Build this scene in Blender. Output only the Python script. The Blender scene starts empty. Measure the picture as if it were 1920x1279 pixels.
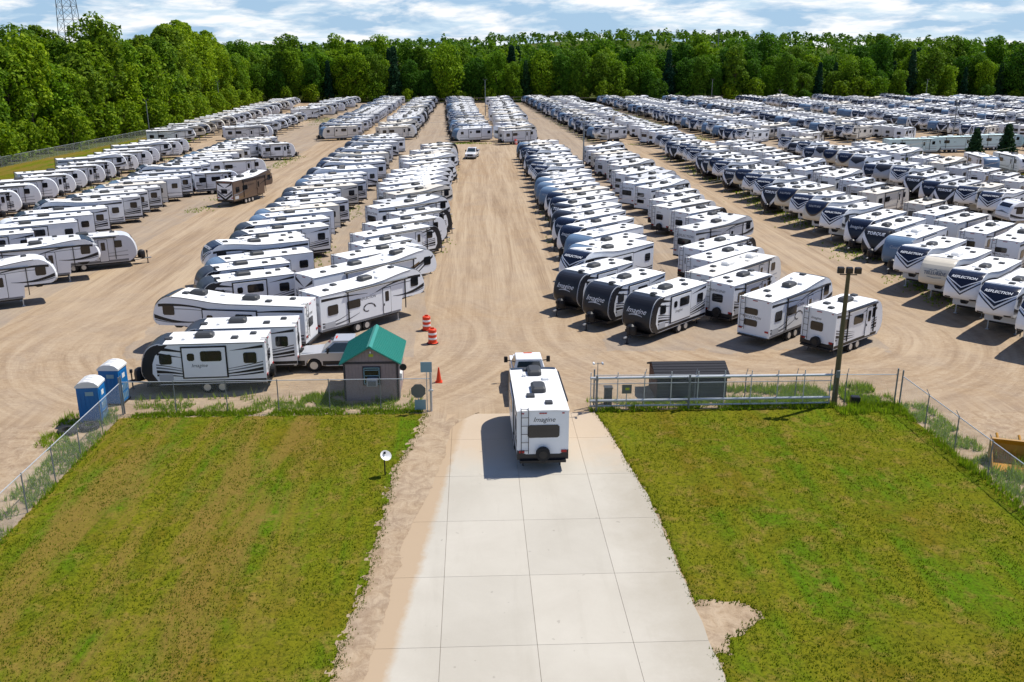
import bpy, math, random
from mathutils import Vector, Matrix
R = math.radians
random.seed(7)
scene = bpy.context.scene
COL = scene.collection

# ---------------------------------------------------------------- camera
CAM_H, TH, YAW = 19.0, math.atan(539.5 / 1720.0), R(2.3825)
cd = bpy.data.cameras.new('camera'); cam = bpy.data.objects.new('camera', cd); COL.objects.link(cam)
cam.location = (0, 0, CAM_H); cam.rotation_euler = (math.pi / 2 - TH, 0, -YAW)
cd.sensor_width = 36.0; cd.lens = 1720.0 / 1920.0 * 36.0; cd.clip_start = 0.5; cd.clip_end = 9000
scene.camera = cam
# ---------------------------------------------------------------- light
SUN_AZ, SUN_EL = R(27), R(60)          # azimuth measured from +X towards +Y
sx, sy, sz = math.cos(SUN_AZ) * math.cos(SUN_EL), math.sin(SUN_AZ) * math.cos(SUN_EL), math.sin(SUN_EL)
sd = bpy.data.lights.new('sun', 'SUN'); sd.energy = 5.0; sd.angle = R(0.53); sd.color = (1.0, 0.95, 0.87)
sun = bpy.data.objects.new('sun', sd); COL.objects.link(sun)
sun.rotation_euler = Vector((sx, sy, sz)).to_track_quat('Z', 'Y').to_euler(); sun.location = (60, 40, 90)
w = bpy.data.worlds.new('World'); scene.world = w; w.use_nodes = True
nt = w.node_tree; nt.nodes.clear()
def N(t, kind, **kw):
    n = t.nodes.new(kind)
    for k, v in kw.items(): setattr(n, k, v)
    return n
def math_(t, op, a, b=None, clamp=False):
    n = t.nodes.new('ShaderNodeMath'); n.operation = op; n.use_clamp = clamp
    for i, v in enumerate((a, b)):
        if v is None: continue
        if isinstance(v, (int, float)): n.inputs[i].default_value = v
        else: t.links.new(v, n.inputs[i])
    return n.outputs[0]
def mixc(t, fac, a, b, blend='MIX'):
    n = t.nodes.new('ShaderNodeMix'); n.data_type = 'RGBA'; n.blend_type = blend
    for i, v in ((0, fac), (6, a), (7, b)):
        if isinstance(v, (int, float)): n.inputs[i].default_value = v
        elif isinstance(v, tuple): n.inputs[i].default_value = v if len(v) == 4 else (*v, 1)
        else: t.links.new(v, n.inputs[i])
    return n.outputs[2]
def ramp(t, fac, stops):
    n = t.nodes.new('ShaderNodeValToRGB'); e = n.color_ramp.elements
    while len(e) < len(stops): e.new(0.5)
    for el, (p, c) in zip(e, stops):
        el.position = p; el.color = c if len(c) == 4 else (*c, 1)
    t.links.new(fac, n.inputs[0]); return n.outputs[0]
def noise(t, vec, scale, detail=4, rough=.55, dist=0):
    n = t.nodes.new('ShaderNodeTexNoise'); n.inputs['Scale'].default_value = scale
    n.inputs['Detail'].default_value = detail; n.inputs['Roughness'].default_value = rough; n.inputs['Distortion'].default_value = dist
    if vec is not None: t.links.new(vec, n.inputs['Vector'])
    return n.outputs['Fac']
def mapping(t, vec, scale=(1, 1, 1), rot=(0, 0, 0), loc=(0, 0, 0)):
    n = t.nodes.new('ShaderNodeMapping'); n.inputs['Scale'].default_value = scale
    n.inputs['Rotation'].default_value = rot; n.inputs['Location'].default_value = loc
    t.links.new(vec, n.inputs['Vector']); return n.outputs[0]
sky = N(nt, 'ShaderNodeTexSky', sky_type='NISHITA', sun_disc=False, sun_elevation=SUN_EL,
        sun_rotation=math.atan2(sx, sy), altitude=250, air_density=1.1, dust_density=0.3, ozone_density=2.0)
tc = N(nt, 'ShaderNodeTexCoord'); sp = N(nt, 'ShaderNodeSeparateXYZ'); nt.links.new(tc.outputs['Generated'], sp.inputs[0])
az = math_(nt, 'ARCTAN2', sp.outputs[0], sp.outputs[1])
el = math_(nt, 'ARCSINE', sp.outputs[2])
cv = N(nt, 'ShaderNodeCombineXYZ')
nt.links.new(math_(nt, 'MULTIPLY', az, 9.0), cv.inputs[0]); nt.links.new(math_(nt, 'MULTIPLY', math_(nt, 'POWER', math_(nt, 'MAXIMUM', el, 0.0), 0.75), 21.0), cv.inputs[1])
cn = noise(nt, cv.outputs[0], 1.0, 7, .58, .25)
thin = ramp(nt, el, [(.02, (0, 0, 0)), (.30, (.13, .13, .13))])      # cloud cover looks denser towards the horizon
cl = ramp(nt, math_(nt, 'SUBTRACT', cn, thin), [(.42, (0, 0, 0)), (.53, (1, 1, 1))])
cn2 = noise(nt, mapping(nt, cv.outputs[0], (1.7, 2.3, 1), loc=(3.1, .35, 0)), 1.0, 6, .6, .2)
shade = ramp(nt, cn2, [(.40, (9.4, 11.6, 13.4)), (.55, (15.0, 15.1, 15.2))])
skyc = mixc(nt, 1.0, sky.outputs[0], (.78, 1.0, 1.50), 'MULTIPLY')
skyc = mixc(nt, ramp(nt, el, [(0.0, (.88, .88, .88)), (.45, (0, 0, 0))]), skyc, (5.9, 8.8, 12.0))   # clear blue down to the horizon
mixed = mixc(nt, math_(nt, 'MULTIPLY', cl, .92), skyc, shade)
bg = N(nt, 'ShaderNodeBackground'); bg.inputs[1].default_value = 0.066
nt.links.new(mixed, bg.inputs[0]); wo = N(nt, 'ShaderNodeOutputWorld'); nt.links.new(bg.outputs[0], wo.inputs[0])
vs = scene.view_settings; vs.view_transform = 'Standard'; vs.look = 'None'; vs.exposure = 0.10; vs.gamma = 1.0; vs.use_curve_mapping = False
scene.render.film_transparent = False
scene.cycles.max_bounces = 5; scene.cycles.diffuse_bounces = 3; scene.cycles.transparent_max_bounces = 8

# ---------------------------------------------------------------- materials
def mat(name, col, rough=.6, metal=0., var=0., vscale=3., spec=.4, objcol=False, bump=0., bscale=20.):
    m = bpy.data.materials.new(name); m.use_nodes = True; t = m.node_tree
    b = t.nodes['Principled BSDF']
    b.inputs['Roughness'].default_value = rough; b.inputs['Metallic'].default_value = metal; b.inputs['Specular IOR Level'].default_value = spec
    c = None
    if var or bump:
        g = N(t, 'ShaderNodeTexCoord')
    if var:
        f = noise(t, g.outputs['Object'], vscale, 5)
        c = mixc(t, f, tuple(max(0, x * (1 - var)) for x in col), tuple(min(1, x * (1 + var)) for x in col))
    if objcol:
        oi = N(t, 'ShaderNodeObjectInfo')
        c = mixc(t, 1.0, c if c is not None else (*col, 1), oi.outputs['Color'], 'MULTIPLY')
    if c is not None: t.links.new(c, b.inputs['Base Color'])
    else: b.inputs['Base Color'].default_value = (*col, 1)
    if bump:
        bn = N(t, 'ShaderNodeBump'); bn.inputs['Strength'].default_value = bump; bn.inputs['Distance'].default_value = .05
        t.links.new(noise(t, g.outputs['Object'], bscale, 4), bn.inputs['Height']); t.links.new(bn.outputs[0], b.inputs['Normal'])
    return m
M = {}
M['wall'] = mat('rv_wall', (.785, .81, .835), .32, var=.035, vscale=.7, objcol=True)
M['roof'] = mat('rv_roof', (.84, .84, .82), .55, var=.13, vscale=1.3, objcol=True)
M['cream'] = mat('cream_gel', (.66, .60, .48), .3, var=.04)
M['charcoal'] = mat('charcoal_gel', (.018, .019, .023), .3, spec=.35)
M['navy'] = mat('navy_gel', (.008, .013, .030), .25, spec=.35)
M['steel'] = mat('steel_blue_gel', (.12, .19, .28), .26, spec=.5, var=.1, vscale=.6)
M['white'] = mat('white_gel', (.82, .83, .84), .3)
M['black'] = mat('black_trim', (.012, .012, .014), .45)
M['grey'] = mat('grey_graphic', (.16, .17, .19), .4)
M['lgrey'] = mat('silver_graphic', (.42, .44, .47), .4)
M['bronze'] = mat('bronze_graphic', (.16, .105, .05), .4)
M['brown'] = mat('brown_wall', (.12, .082, .06), .35)
M['glass'] = mat('tinted_glass', (.010, .012, .015), .08, spec=.6)
M['clearglass'] = mat('car_glass', (.03, .045, .05), .06, spec=.7)
M['rubber'] = mat('rubber', (.018, .018, .019), .85)
M['rim'] = mat('rim_metal', (.55, .56, .58), .35, metal=.6)
M['galv'] = mat('galvanised', (.50, .53, .55), .45, metal=.35, var=.1)
M['steelpost'] = mat('dull_steel', (.20, .22, .23), .55, metal=.3, var=.12)
M['acgrey'] = mat('ac_shroud', (.045, .048, .052), .55)
M['acwhite'] = mat('ac_shroud_white', (.74, .74, .72), .5)
M['red'] = mat('red_lens', (.35, .01, .012), .3)
M['teal'] = mat('green_metal_roof', (.025, .25, .19), .33, spec=.6, var=.08, vscale=2)
M['siding'] = mat('mauve_siding', (.33, .25, .24), .75, var=.14, vscale=5)
M['sidingdark'] = mat('dark_trim_board', (.055, .045, .048), .7)
M['shingle'] = mat('dark_shingle', (.020, .021, .027), .85, var=.35, vscale=9)
M['darkwall'] = mat('dark_shed_wall', (.032, .036, .042), .75, var=.2, vscale=4)
M['redwood'] = mat('red_brown_board', (.10, .045, .032), .75, var=.2)
M['orange'] = mat('safety_orange', (.72, .055, .012), .5)
M['reflect'] = mat('reflective_white', (.85, .85, .85), .4)
M['signblue'] = mat('sign_back_blue', (.22, .36, .44), .45, metal=.2)
M['signgrey'] = mat('sign_back_grey', (.15, .165, .165), .5, metal=.3)
M['blue'] = mat('toilet_blue', (.010, .145, .40), .42, var=.08)
M['wood'] = mat('pole_wood', (.115, .095, .045), .85, var=.25, vscale=6)
M['yellow'] = mat('loader_yellow', (.42, .20, .012), .5, var=.2)
M['silver'] = mat('silver_paint', (.50, .51, .53), .28, metal=.3)
M['truckwhite'] = mat('truck_white', (.80, .81, .82), .22)
M['trunk'] = mat('bark', (.075, .055, .04), .9, var=.3, vscale=2)
M['sticker'] = mat('yellow_green_sign', (.45, .5, .04), .5)

def leafmat(name, a, b, trans=.25):
    m = bpy.data.materials.new(name); m.use_nodes = True; t = m.node_tree; bs = t.nodes['Principled BSDF']
    g = N(t, 'ShaderNodeNewGeometry'); oi = N(t, 'ShaderNodeObjectInfo')
    c = mixc(t, g.outputs['Random Per Island'], a, b)
    c = mixc(t, 1.0, c, oi.outputs['Color'], 'MULTIPLY')
    t.links.new(c, bs.inputs['Base Color']); bs.inputs['Roughness'].default_value = .6; bs.inputs['Specular IOR Level'].default_value = .06
    tr = N(t, 'ShaderNodeBsdfTranslucent'); t.links.new(mixc(t, 1.0, c, (1.0, 1.1, .35), 'MULTIPLY'), tr.inputs[0])
    mx = N(t, 'ShaderNodeMixShader'); mx.inputs[0].default_value = trans
    t.links.new(bs.outputs[0], mx.inputs[1]); t.links.new(tr.outputs[0], mx.inputs[2])
    t.links.new(mx.outputs[0], t.nodes['Material Output'].inputs[0]); return m
M['leaf'] = leafmat('tree_leaves', (.055, .115, .008), (.185, .265, .018), .35)
M['conifer'] = leafmat('conifer_needles', (.016, .045, .018), (.035, .075, .025), .1)
M['weed'] = leafmat('weed_leaves', (.15, .25, .016), (.30, .38, .035), .5)
M['blade'] = leafmat('lawn_blades', (.065, .112, .004), (.190, .215, .010), .4)

# ---------------------------------------------------------------- mesh builder
class MB:
    def __init__(s): s.v = []; s.f = []; s.m = []
    def add(s, vs, fs, m):
        o = len(s.v); s.v += [tuple(p) for p in vs]
        for f in fs: s.f.append(tuple(i + o for i in f)); s.m.append(m)
        return s
    def box(s, c, d, m, rz=0, ch=0, taper=1.0):
        x, y, z = d[0] / 2, d[1] / 2, d[2] / 2
        if ch:
            k = ch
            ring = lambda xx, yy, zz: [(-xx + k, -yy, zz), (xx - k, -yy, zz), (xx, -yy + k, zz), (xx, yy - k, zz), (xx - k, yy, zz), (-xx + k, yy, zz), (-xx, yy - k, zz), (-xx, -yy + k, zz)]
            vs = ring(x, y, -z) + ring(x, y, z - k) + [(p[0] * (1 - k / x * .8) * taper, p[1] * (1 - k / y * .8) * taper, z) for p in ring(x, y, z)]
            fs = [tuple(range(7, -1, -1)), tuple(range(16, 24))]
            for r in (0, 8):
                for i in range(8): fs.append((r + i, r + (i + 1) % 8, r + 8 + (i + 1) % 8, r + 8 + i))
        else:
            vs = [(-x, -y, -z), (x, -y, -z), (x, y, -z), (-x, y, -z), (-x * taper, -y * taper, z), (x * taper, -y * taper, z), (x * taper, y * taper, z), (-x * taper, y * taper, z)]
            fs = [(3, 2, 1, 0), (4, 5, 6, 7), (0, 1, 5, 4), (1, 2, 6, 5), (2, 3, 7, 6), (3, 0, 4, 7)]
        ca, sa = math.cos(rz), math.sin(rz)
        return s.add([(c[0] + p[0] * ca - p[1] * sa, c[1] + p[0] * sa + p[1] * ca, c[2] + p[2]) for p in vs], fs, m)
    def cyl(s, a, b, r, m, n=8, r2=None, caps=True):
        a, b = Vector(a), Vector(b); d = (b - a)
        if d.length < 1e-6: return s
        d.normalize(); u = d.orthogonal().normalized(); w_ = d.cross(u); r2 = r if r2 is None else r2
        vs = []
        for p, rr in ((a, r), (b, r2)):
            for i in range(n):
                t = 2 * math.pi * i / n; vs.append(p + (u * math.cos(t) + w_ * math.sin(t)) * rr)
        fs = [(i, (i + 1) % n, n + (i + 1) % n, n + i) for i in range(n)]
        if caps: fs += [tuple(range(n - 1, -1, -1)), tuple(range(n, 2 * n))]
        return s.add(vs, fs, m)
    def lathe(s, c, prof, m, n=14):
        vs = []; fs = []
        for (r, z) in prof:
            for i in range(n):
                t = 2 * math.pi * i / n; vs.append((c[0] + r * math.cos(t), c[1] + r * math.sin(t), c[2] + z))
        for k in range(len(prof) - 1):
            for i in range(n): fs.append((k * n + i, k * n + (i + 1) % n, (k + 1) * n + (i + 1) % n, (k + 1) * n + i))
        fs.append(tuple(range((len(prof) - 1) * n, len(prof) * n)))
        return s.add(vs, fs, m)
    def prism(s, poly, y0, y1, m):            # poly in (x,z), extruded along y (counter-clockwise seen from -y)
        n = len(poly); vs = [(p[0], y0, p[1]) for p in poly] + [(p[0], y1, p[1]) for p in poly]
        fs = [tuple(range(n)), tuple(range(2 * n - 1, n - 1, -1))] + [(i, n + i, n + (i + 1) % n, (i + 1) % n) for i in range(n)]
        return s.add(vs, fs, m)
    def plate(s, poly, y, out, m):             # flat print on a side wall: poly in (x,z) at wall y, facing out (+1/-1)
        vs = [(p[0], y, p[1]) for p in poly]; return s.add(vs, [tuple(range(len(poly)))], m)
    def mesh(s, name):
        me = bpy.data.meshes.new(name); ms = sorted(set(s.m)); idx = {k: i for i, k in enumerate(ms)}
        me.from_pydata(s.v, [], s.f)
        for k in ms: me.materials.append(M[k])
        me.polygons.foreach_set('material_index', [idx[k] for k in s.m]); me.update(); return me
    def build(s, name, parent=None, loc=(0, 0, 0), rz=0, smooth=False):
        o = bpy.data.objects.new(name, s.mesh(name)); COL.objects.link(o); o.location = loc; o.rotation_euler = (0, 0, rz)
        if smooth:
            o.data.polygons.foreach_set('use_smooth', [True] * len(o.data.polygons))
        if parent: o.parent = parent
        return o
def empty(name, loc=(0, 0, 0), rz=0):
    o = bpy.data.objects.new(name, None); COL.objects.link(o); o.location = loc; o.rotation_euler = (0, 0, rz); o.empty_display_size = .3; return o
def tag(o, label=None, cat=None, group=None, kind=None):
    for k, v in (('label', label), ('category', cat), ('group', group), ('kind', kind)):
        if v: o[k] = v
    return o
def ordinal(n):
    ones = 'zeroth first second third fourth fifth sixth seventh eighth ninth tenth eleventh twelfth thirteenth fourteenth fifteenth sixteenth seventeenth eighteenth nineteenth'.split()
    tens = ['', '', 'twent', 'thirt', 'fort', 'fift', 'sixt', 'sevent', 'eight', 'ninet']
    if n < 20: return ones[n]
    if n >= 100: return '%dth' % n
    return tens[n // 10] + 'ieth' if n % 10 == 0 else tens[n // 10] + 'y-' + ones[n % 10]
def text_tris(body, size=1.0, shear=0.0, bold=0.0):
    c = bpy.data.curves.new('t', 'FONT'); c.body = body; c.size = size; c.shear = shear; c.resolution_u = 2; c.offset = bold
    c.align_x = 'CENTER'; c.align_y = 'CENTER'
    o = bpy.data.objects.new('t', c); COL.objects.link(o)
    dg = bpy.context.evaluated_depsgraph_get(); me = o.evaluated_get(dg).to_mesh()
    vs = [(v.co.x, v.co.y) for v in me.vertices]; fs = [tuple(p.vertices) for p in me.polygons]
    o.evaluated_get(dg).to_mesh_clear(); bpy.data.objects.remove(o); bpy.data.curves.remove(c)
    return vs, fs
from mathutils import noise as mn
# ================================================================ GROUND
def ground_mat(name, fn):
    m = bpy.data.materials.new(name); m.use_nodes = True; t = m.node_tree
    g = N(t, 'ShaderNodeNewGeometry'); b = t.nodes['Principled BSDF']; b.inputs['Roughness'].default_value = .9; b.inputs['Specular IOR Level'].default_value = .03
    fn(t, g.outputs['Position'], b); return m
def setbump(t, b, h, dist, s=1.0):
    bn = N(t, 'ShaderNodeBump'); bn.inputs['Distance'].default_value = dist; bn.inputs['Strength'].default_value = s
    t.links.new(h, bn.inputs['Height']); t.links.new(bn.outputs[0], b.inputs['Normal'])
def dirt(t, p, b):
    big = noise(t, p, .035, 4, .6, .6); mid = noise(t, p, .35, 6, .65, .4); fine = noise(t, p, 6, 4, .7)
    # wheel tracks: noise drawn out along the lanes, and a second set swinging round by the gate
    tr1 = noise(t, mapping(t, p, (.7, .03, 1)), 1.0, 6, .68, .8)
    sp = N(t, 'ShaderNodeSeparateXYZ'); t.links.new(p, sp.inputs[0])
    near = ramp(t, math_(t, 'MULTIPLY', sp.outputs[1], .01), [(.46, (0, 0, 0)), (.50, (1, 1, 1)), (.58, (1, 1, 1)), (.78, (0, 0, 0))])
    tf = noise(t, mapping(t, p, (3.2, .10, 1), loc=(5, 2, 0)), 1.0, 5, .7, .9); tg = noise(t, mapping(t, p, (1.1, 2.2, 1), rot=(0, 0, R(24)), loc=(1, 7, 0)), 1.0, 6, .75, 1.8)
    def swing(cx, cy):                                # wheel tracks curving round the end of a parked block
        dx, dy = math_(t, 'SUBTRACT', sp.outputs[0], cx), math_(t, 'SUBTRACT', sp.outputs[1], cy)
        rr = math_(t, 'SQRT', math_(t, 'ADD', math_(t, 'MULTIPLY', dx, dx), math_(t, 'MULTIPLY', dy, dy)))
        k = N(t, 'ShaderNodeCombineXYZ'); t.links.new(math_(t, 'MULTIPLY', rr, 1.25), k.inputs[0]); t.links.new(math_(t, 'MULTIPLY', math_(t, 'ARCTAN2', dx, math_(t, 'MULTIPLY', dy, -1)), 1.3), k.inputs[1])
        return noise(t, k.outputs[0], 1.0, 6, .68, .5)
    side = ramp(t, math_(t, 'ADD', math_(t, 'MULTIPLY', sp.outputs[0], .05), .4), [(.42, (0, 0, 0)), (.58, (1, 1, 1))])
    tr2 = mixc(t, side, swing(-15, 62), swing(21, 63))
    tr1 = math_(t, 'ADD', math_(t, 'MULTIPLY', tr1, .6), math_(t, 'MULTIPLY', tf, .4)); tr2 = math_(t, 'ADD', math_(t, 'MULTIPLY', tr2, .55), math_(t, 'MULTIPLY', tg, .45))
    tr = mixc(t, near, tr1, tr2)
    tr = mixc(t, math_(t, 'LESS_THAN', sp.outputs[1], 46.5), tr, math_(t, 'ADD', math_(t, 'MULTIPLY', noise(t, p, 1.8, 6, .7, .8), .7), math_(t, 'MULTIPLY', tr1, .3)))
    c = mixc(t, ramp(t, big, [(.35, (0, 0, 0)), (.65, (1, 1, 1))]), (.345, .245, .150), (.375, .285, .192))
    c = mixc(t, ramp(t, mid, [(.42, (0, 0, 0)), (.72, (1, 1, 1))]), c, (.315, .24, .17))
    c = mixc(t, math_(t, 'MULTIPLY', ramp(t, tr, [(.47, (0, 0, 0)), (.60, (1, 1, 1))]), .7), c, (.47, .37, .255))
    c = mixc(t, math_(t, 'MULTIPLY', ramp(t, tr, [(.36, (1, 1, 1)), (.48, (0, 0, 0))]), .7), c, (.235, .165, .105))
    # greyer gravel under the parked files
    for x0, x1 in ((-47, -34.5), (-23.5, -4), (9, 28), (38, 53), (59, 75)):
        inside = math_(t, 'MULTIPLY', math_(t, 'GREATER_THAN', math_(t, 'ADD', sp.outputs[0], math_(t, 'MULTIPLY', mid, 3)), x0 + 1.5), math_(t, 'LESS_THAN', math_(t, 'ADD', sp.outputs[0], math_(t, 'MULTIPLY', big, 3)), x1 + 1.5))
        c = mixc(t, math_(t, 'MULTIPLY', math_(t, 'MULTIPLY', inside, math_(t, 'GREATER_THAN', math_(t, 'ADD', sp.outputs[1], math_(t, 'MULTIPLY', mid, 8)), 62.0)), math_(t, 'MULTIPLY', mid, .8)), c, (.27, .235, .20))
    c = mixc(t, math_(t, 'MULTIPLY', math_(t, 'SUBTRACT', fine, .5), .8), c, (.56, .44, .32))
    t.links.new(c, b.inputs['Base Color'])
    setbump(t, b, math_(t, 'ADD', math_(t, 'ADD', math_(t, 'MULTIPLY', fine, .25), mid), tr), .10, .6)
M['dirt'] = ground_mat('packed_dirt', dirt)
def forest_floor(t, p, b):
    f = noise(t, p, .2, 5)
    t.links.new(mixc(t, f, (.04, .06, .012), (.10, .11, .02)), b.inputs['Base Color'])
M['floor'] = ground_mat('forest_floor', forest_floor)
def lawn(t, p, b):
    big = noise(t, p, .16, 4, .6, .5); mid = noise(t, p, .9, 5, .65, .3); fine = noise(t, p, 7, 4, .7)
    st = noise(t, mapping(t, p, (.75, .02, 1)), 1.0, 4, .55, .3)
    c = mixc(t, ramp(t, big, [(.40, (0, 0, 0)), (.58, (1, 1, 1))]), (.150, .125, .009), (.082, .158, .005))
    c = mixc(t, ramp(t, st, [(.40, (0, 0, 0)), (.60, (1, 1, 1))]), c, (.16, .160, .009))
    c = mixc(t, math_(t, 'MULTIPLY', ramp(t, mid, [(.52, (0, 0, 0)), (.68, (1, 1, 1))]), .8), c, (.24, .165, .04))
    c = mixc(t, math_(t, 'MULTIPLY', ramp(t, fine, [(.35, (1, 1, 1)), (.55, (0, 0, 0))]), .75), c, (.045, .055, .005))  # dark specks: shade between the turf's bumps put into the colour
    sp = N(t, 'ShaderNodeSeparateXYZ'); t.links.new(p, sp.inputs[0])
    dry = math_(t, 'MULTIPLY', ramp(t, math_(t, 'MULTIPLY', sp.outputs[0], -.1), [(.55, (0, 0, 0)), (.95, (1, 1, 1))]), ramp(t, noise(t, mapping(t, p, (.5, .09, 1), loc=(4, 0, 0)), 1.0, 5, .65, .5), [(.45, (0, 0, 0)), (.58, (1, 1, 1))]))
    c = mixc(t, math_(t, 'MULTIPLY', dry, .65), c, (.21, .135, .035))
    t.links.new(c, b.inputs['Base Color']); setbump(t, b, math_(t, 'ADD', fine, mid), .07, .8)
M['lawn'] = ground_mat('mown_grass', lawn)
def concrete(t, p, b):
    big = noise(t, p, .22, 5, .6, .4); fine = noise(t, p, 12, 4, .7); st = noise(t, mapping(t, p, (1.0, .12, 1)), 1.0, 5, .6, .2)
    c = mixc(t, ramp(t, big, [(.35, (0, 0, 0)), (.68, (1, 1, 1))]), (.46, .425, .355), (.53, .495, .42))
    c = mixc(t, math_(t, 'MULTIPLY', ramp(t, st, [(.55, (0, 0, 0)), (.75, (1, 1, 1))]), .35), c, (.38, .345, .28))
    sp = N(t, 'ShaderNodeSeparateXYZ'); t.links.new(p, sp.inputs[0])
    far = ramp(t, math_(t, 'ADD', math_(t, 'MULTIPLY', sp.outputs[1], .02), math_(t, 'MULTIPLY', big, .25)), [(.92, (0, 0, 0)), (1.08, (1, 1, 1))])
    oi = N(t, 'ShaderNodeObjectInfo'); c = mixc(t, math_(t, 'MULTIPLY', oi.outputs['Random'], .22), c, (.36, .34, .29))
    rs = ramp(t, math_(t, 'ADD', math_(t, 'MULTIPLY', sp.outputs[0], .1), math_(t, 'MULTIPLY', noise(t, p, .8, 6, .7), .28)), [(.70, (0, 0, 0)), (.86, (1, 1, 1))])
    c = mixc(t, math_(t, 'MULTIPLY', rs, .45), c, (.33, .29, .22))          # worn, dirty right-hand margin
    c = mixc(t, math_(t, 'MULTIPLY', far, .7), c, (.50, .38, .26))         # soil carried out of the lot by wheels
    c = mixc(t, math_(t, 'MULTIPLY', math_(t, 'SUBTRACT', fine, .5), .35), c, (.6, .57, .5))
    dl = math_(t, 'ADD', sp.outputs[0], math_(t, 'ADD', math_(t, 'MULTIPLY', math_(t, 'SUBTRACT', 47.0, sp.outputs[1]), .107), math_(t, 'MULTIPLY', noise(t, p, 1.6, 5, .7), -.5)))
    c = mixc(t, ramp(t, math_(t, 'ADD', dl, 1.0), [(.0, (.9, .9, .9)), (.32, (0, 0, 0))]), c, (.42, .31, .20))       # soil creeping in from the left shoulder
    spots = ramp(t, noise(t, p, 3.1, 2, .4), [(.735, (0, 0, 0)), (.76, (1, 1, 1))])
    c = mixc(t, math_(t, 'MULTIPLY', spots, .35), c, (.2, .18, .15))
    t.links.new(c, b.inputs['Base Color']); b.inputs['Roughness'].default_value = .8
M['concrete'] = ground_mat('light_concrete', concrete)

def sheet(name, pts, z, m, kind='structure'):
    o = MB().add([(x, y, z) for x, y in pts], [tuple(range(len(pts)))], m).build(name); tag(o, kind=kind); return o
sheet('terrain', [(-4000, -300), (4000, -300), (4000, 5000), (-4000, 5000)], -.06, 'floor')
sheet('dirt_lot', [(-76, 8), (262, 8), (262, 386), (-96, 386), (-78, 250), (-80, 120)], 0, 'dirt')
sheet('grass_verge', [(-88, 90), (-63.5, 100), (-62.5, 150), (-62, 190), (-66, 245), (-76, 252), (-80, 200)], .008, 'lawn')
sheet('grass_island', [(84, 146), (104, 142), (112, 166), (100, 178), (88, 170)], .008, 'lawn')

RE = [(6.53, 47), (6.9, 44.35), (7.18, 41.64), (7.46, 38.63), (7.66, 37.0), (7.70, 34.73), (7.73, 31.93), (7.75, 29.28), (7.78, 26.67), (7.8, 24.0), (7.9, 10)]
LE = [(-1.27, 47.0), (-1.51, 42.65), (-1.72, 40.64), (-2.27, 37.16), (-2.68, 35.21), (-3.14, 32.8), (-3.0, 31.58), (-3.26, 30.46), (-3.25, 28.71), (-3.45, 26.84), (-3.63, 25.16), (-3.71, 24.6), (-4.0, 10)]
LD = [(-2.53, 47.3), (-3.21, 42.72), (-3.64, 40.25), (-3.81, 38.01), (-3.84, 35.49), (-3.95, 32.83), (-4.03, 30.13), (-4.28, 27.79), (-4.42, 26.01), (-4.52, 24.69), (-5.2, 10)]
def edge_x(E, y):
    for (x0, y0), (x1, y1) in zip(E, E[1:]):
        if y1 <= y <= y0: return x0 + (x1 - x0) * (y0 - y) / (y0 - y1)
    return E[0][0] if y > E[0][1] else E[-1][0]
drive = tag(empty('driveway', (2, 36, 0)), kind='structure')
YJ = [10, 13.3, 17.64, 21.97, 26.3, 30.63, 34.96, 39.3, 43.6, 47.1]
XJ = [-4.6, -1.3, 1.95, 5.2, 9]
for j in range(len(YJ) - 1):
    for i in range(4):
        y0, y1 = YJ[j] + .007, YJ[j + 1] - .007
        n = 8 if i in (0, 3) else 1
        ys = [y0 + (y1 - y0) * k / n for k in range(n + 1)]
        xl = [max(XJ[i] + .007, edge_x(LE, y) - .35) for y in ys]
        xr = [min(XJ[i + 1] - .007, edge_x(RE, y) + .03 * math.sin(y * 9)) for y in ys]
        if min(b - a for a, b in zip(xl, xr)) < .1: continue
        poly = [(a, y) for a, y in zip(xr, ys)] + [(a, y) for a, y in reversed(list(zip(xl, ys)))]
        k = len(poly)
        mb = MB().add([(x - 2, y - 36, .03) for x, y in poly] + [(x - 2, y - 36, -.08) for x, y in poly],
                      [tuple(range(k))] + [(q, k + q, k + (q + 1) % k, (q + 1) % k) for q in range(k)], 'concrete')
        mb.build('slab', drive)
# soil washed over the left edge of the slabs
ys = [47.4 - .12 * i for i in range(312)]
lft = [(edge_x(LD, y) - .5, y) for y in ys]
rgt = [(edge_x(LE, y) + .10 * mn.noise((y * .9, 3, 0)) + .06 * mn.noise((y * 3, 7, 0)) + .04 * mn.noise((y * 9, 7, 0)) + (1.5 * max(0, (y - 44.5) / 2.9) ** 2), y) for y in ys]
mb = MB()
for i in range(len(ys) - 1):
    zz = .037
    mb.add([(lft[i + 1][0], ys[i + 1], zz - .02), (rgt[i + 1][0], ys[i + 1], zz), (rgt[i][0], ys[i], zz), (lft[i][0], ys[i], zz - .02)], [(0, 1, 2, 3)], 'dirt')
tag(mb.build('soil_shoulder'), kind='structure')

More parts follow.
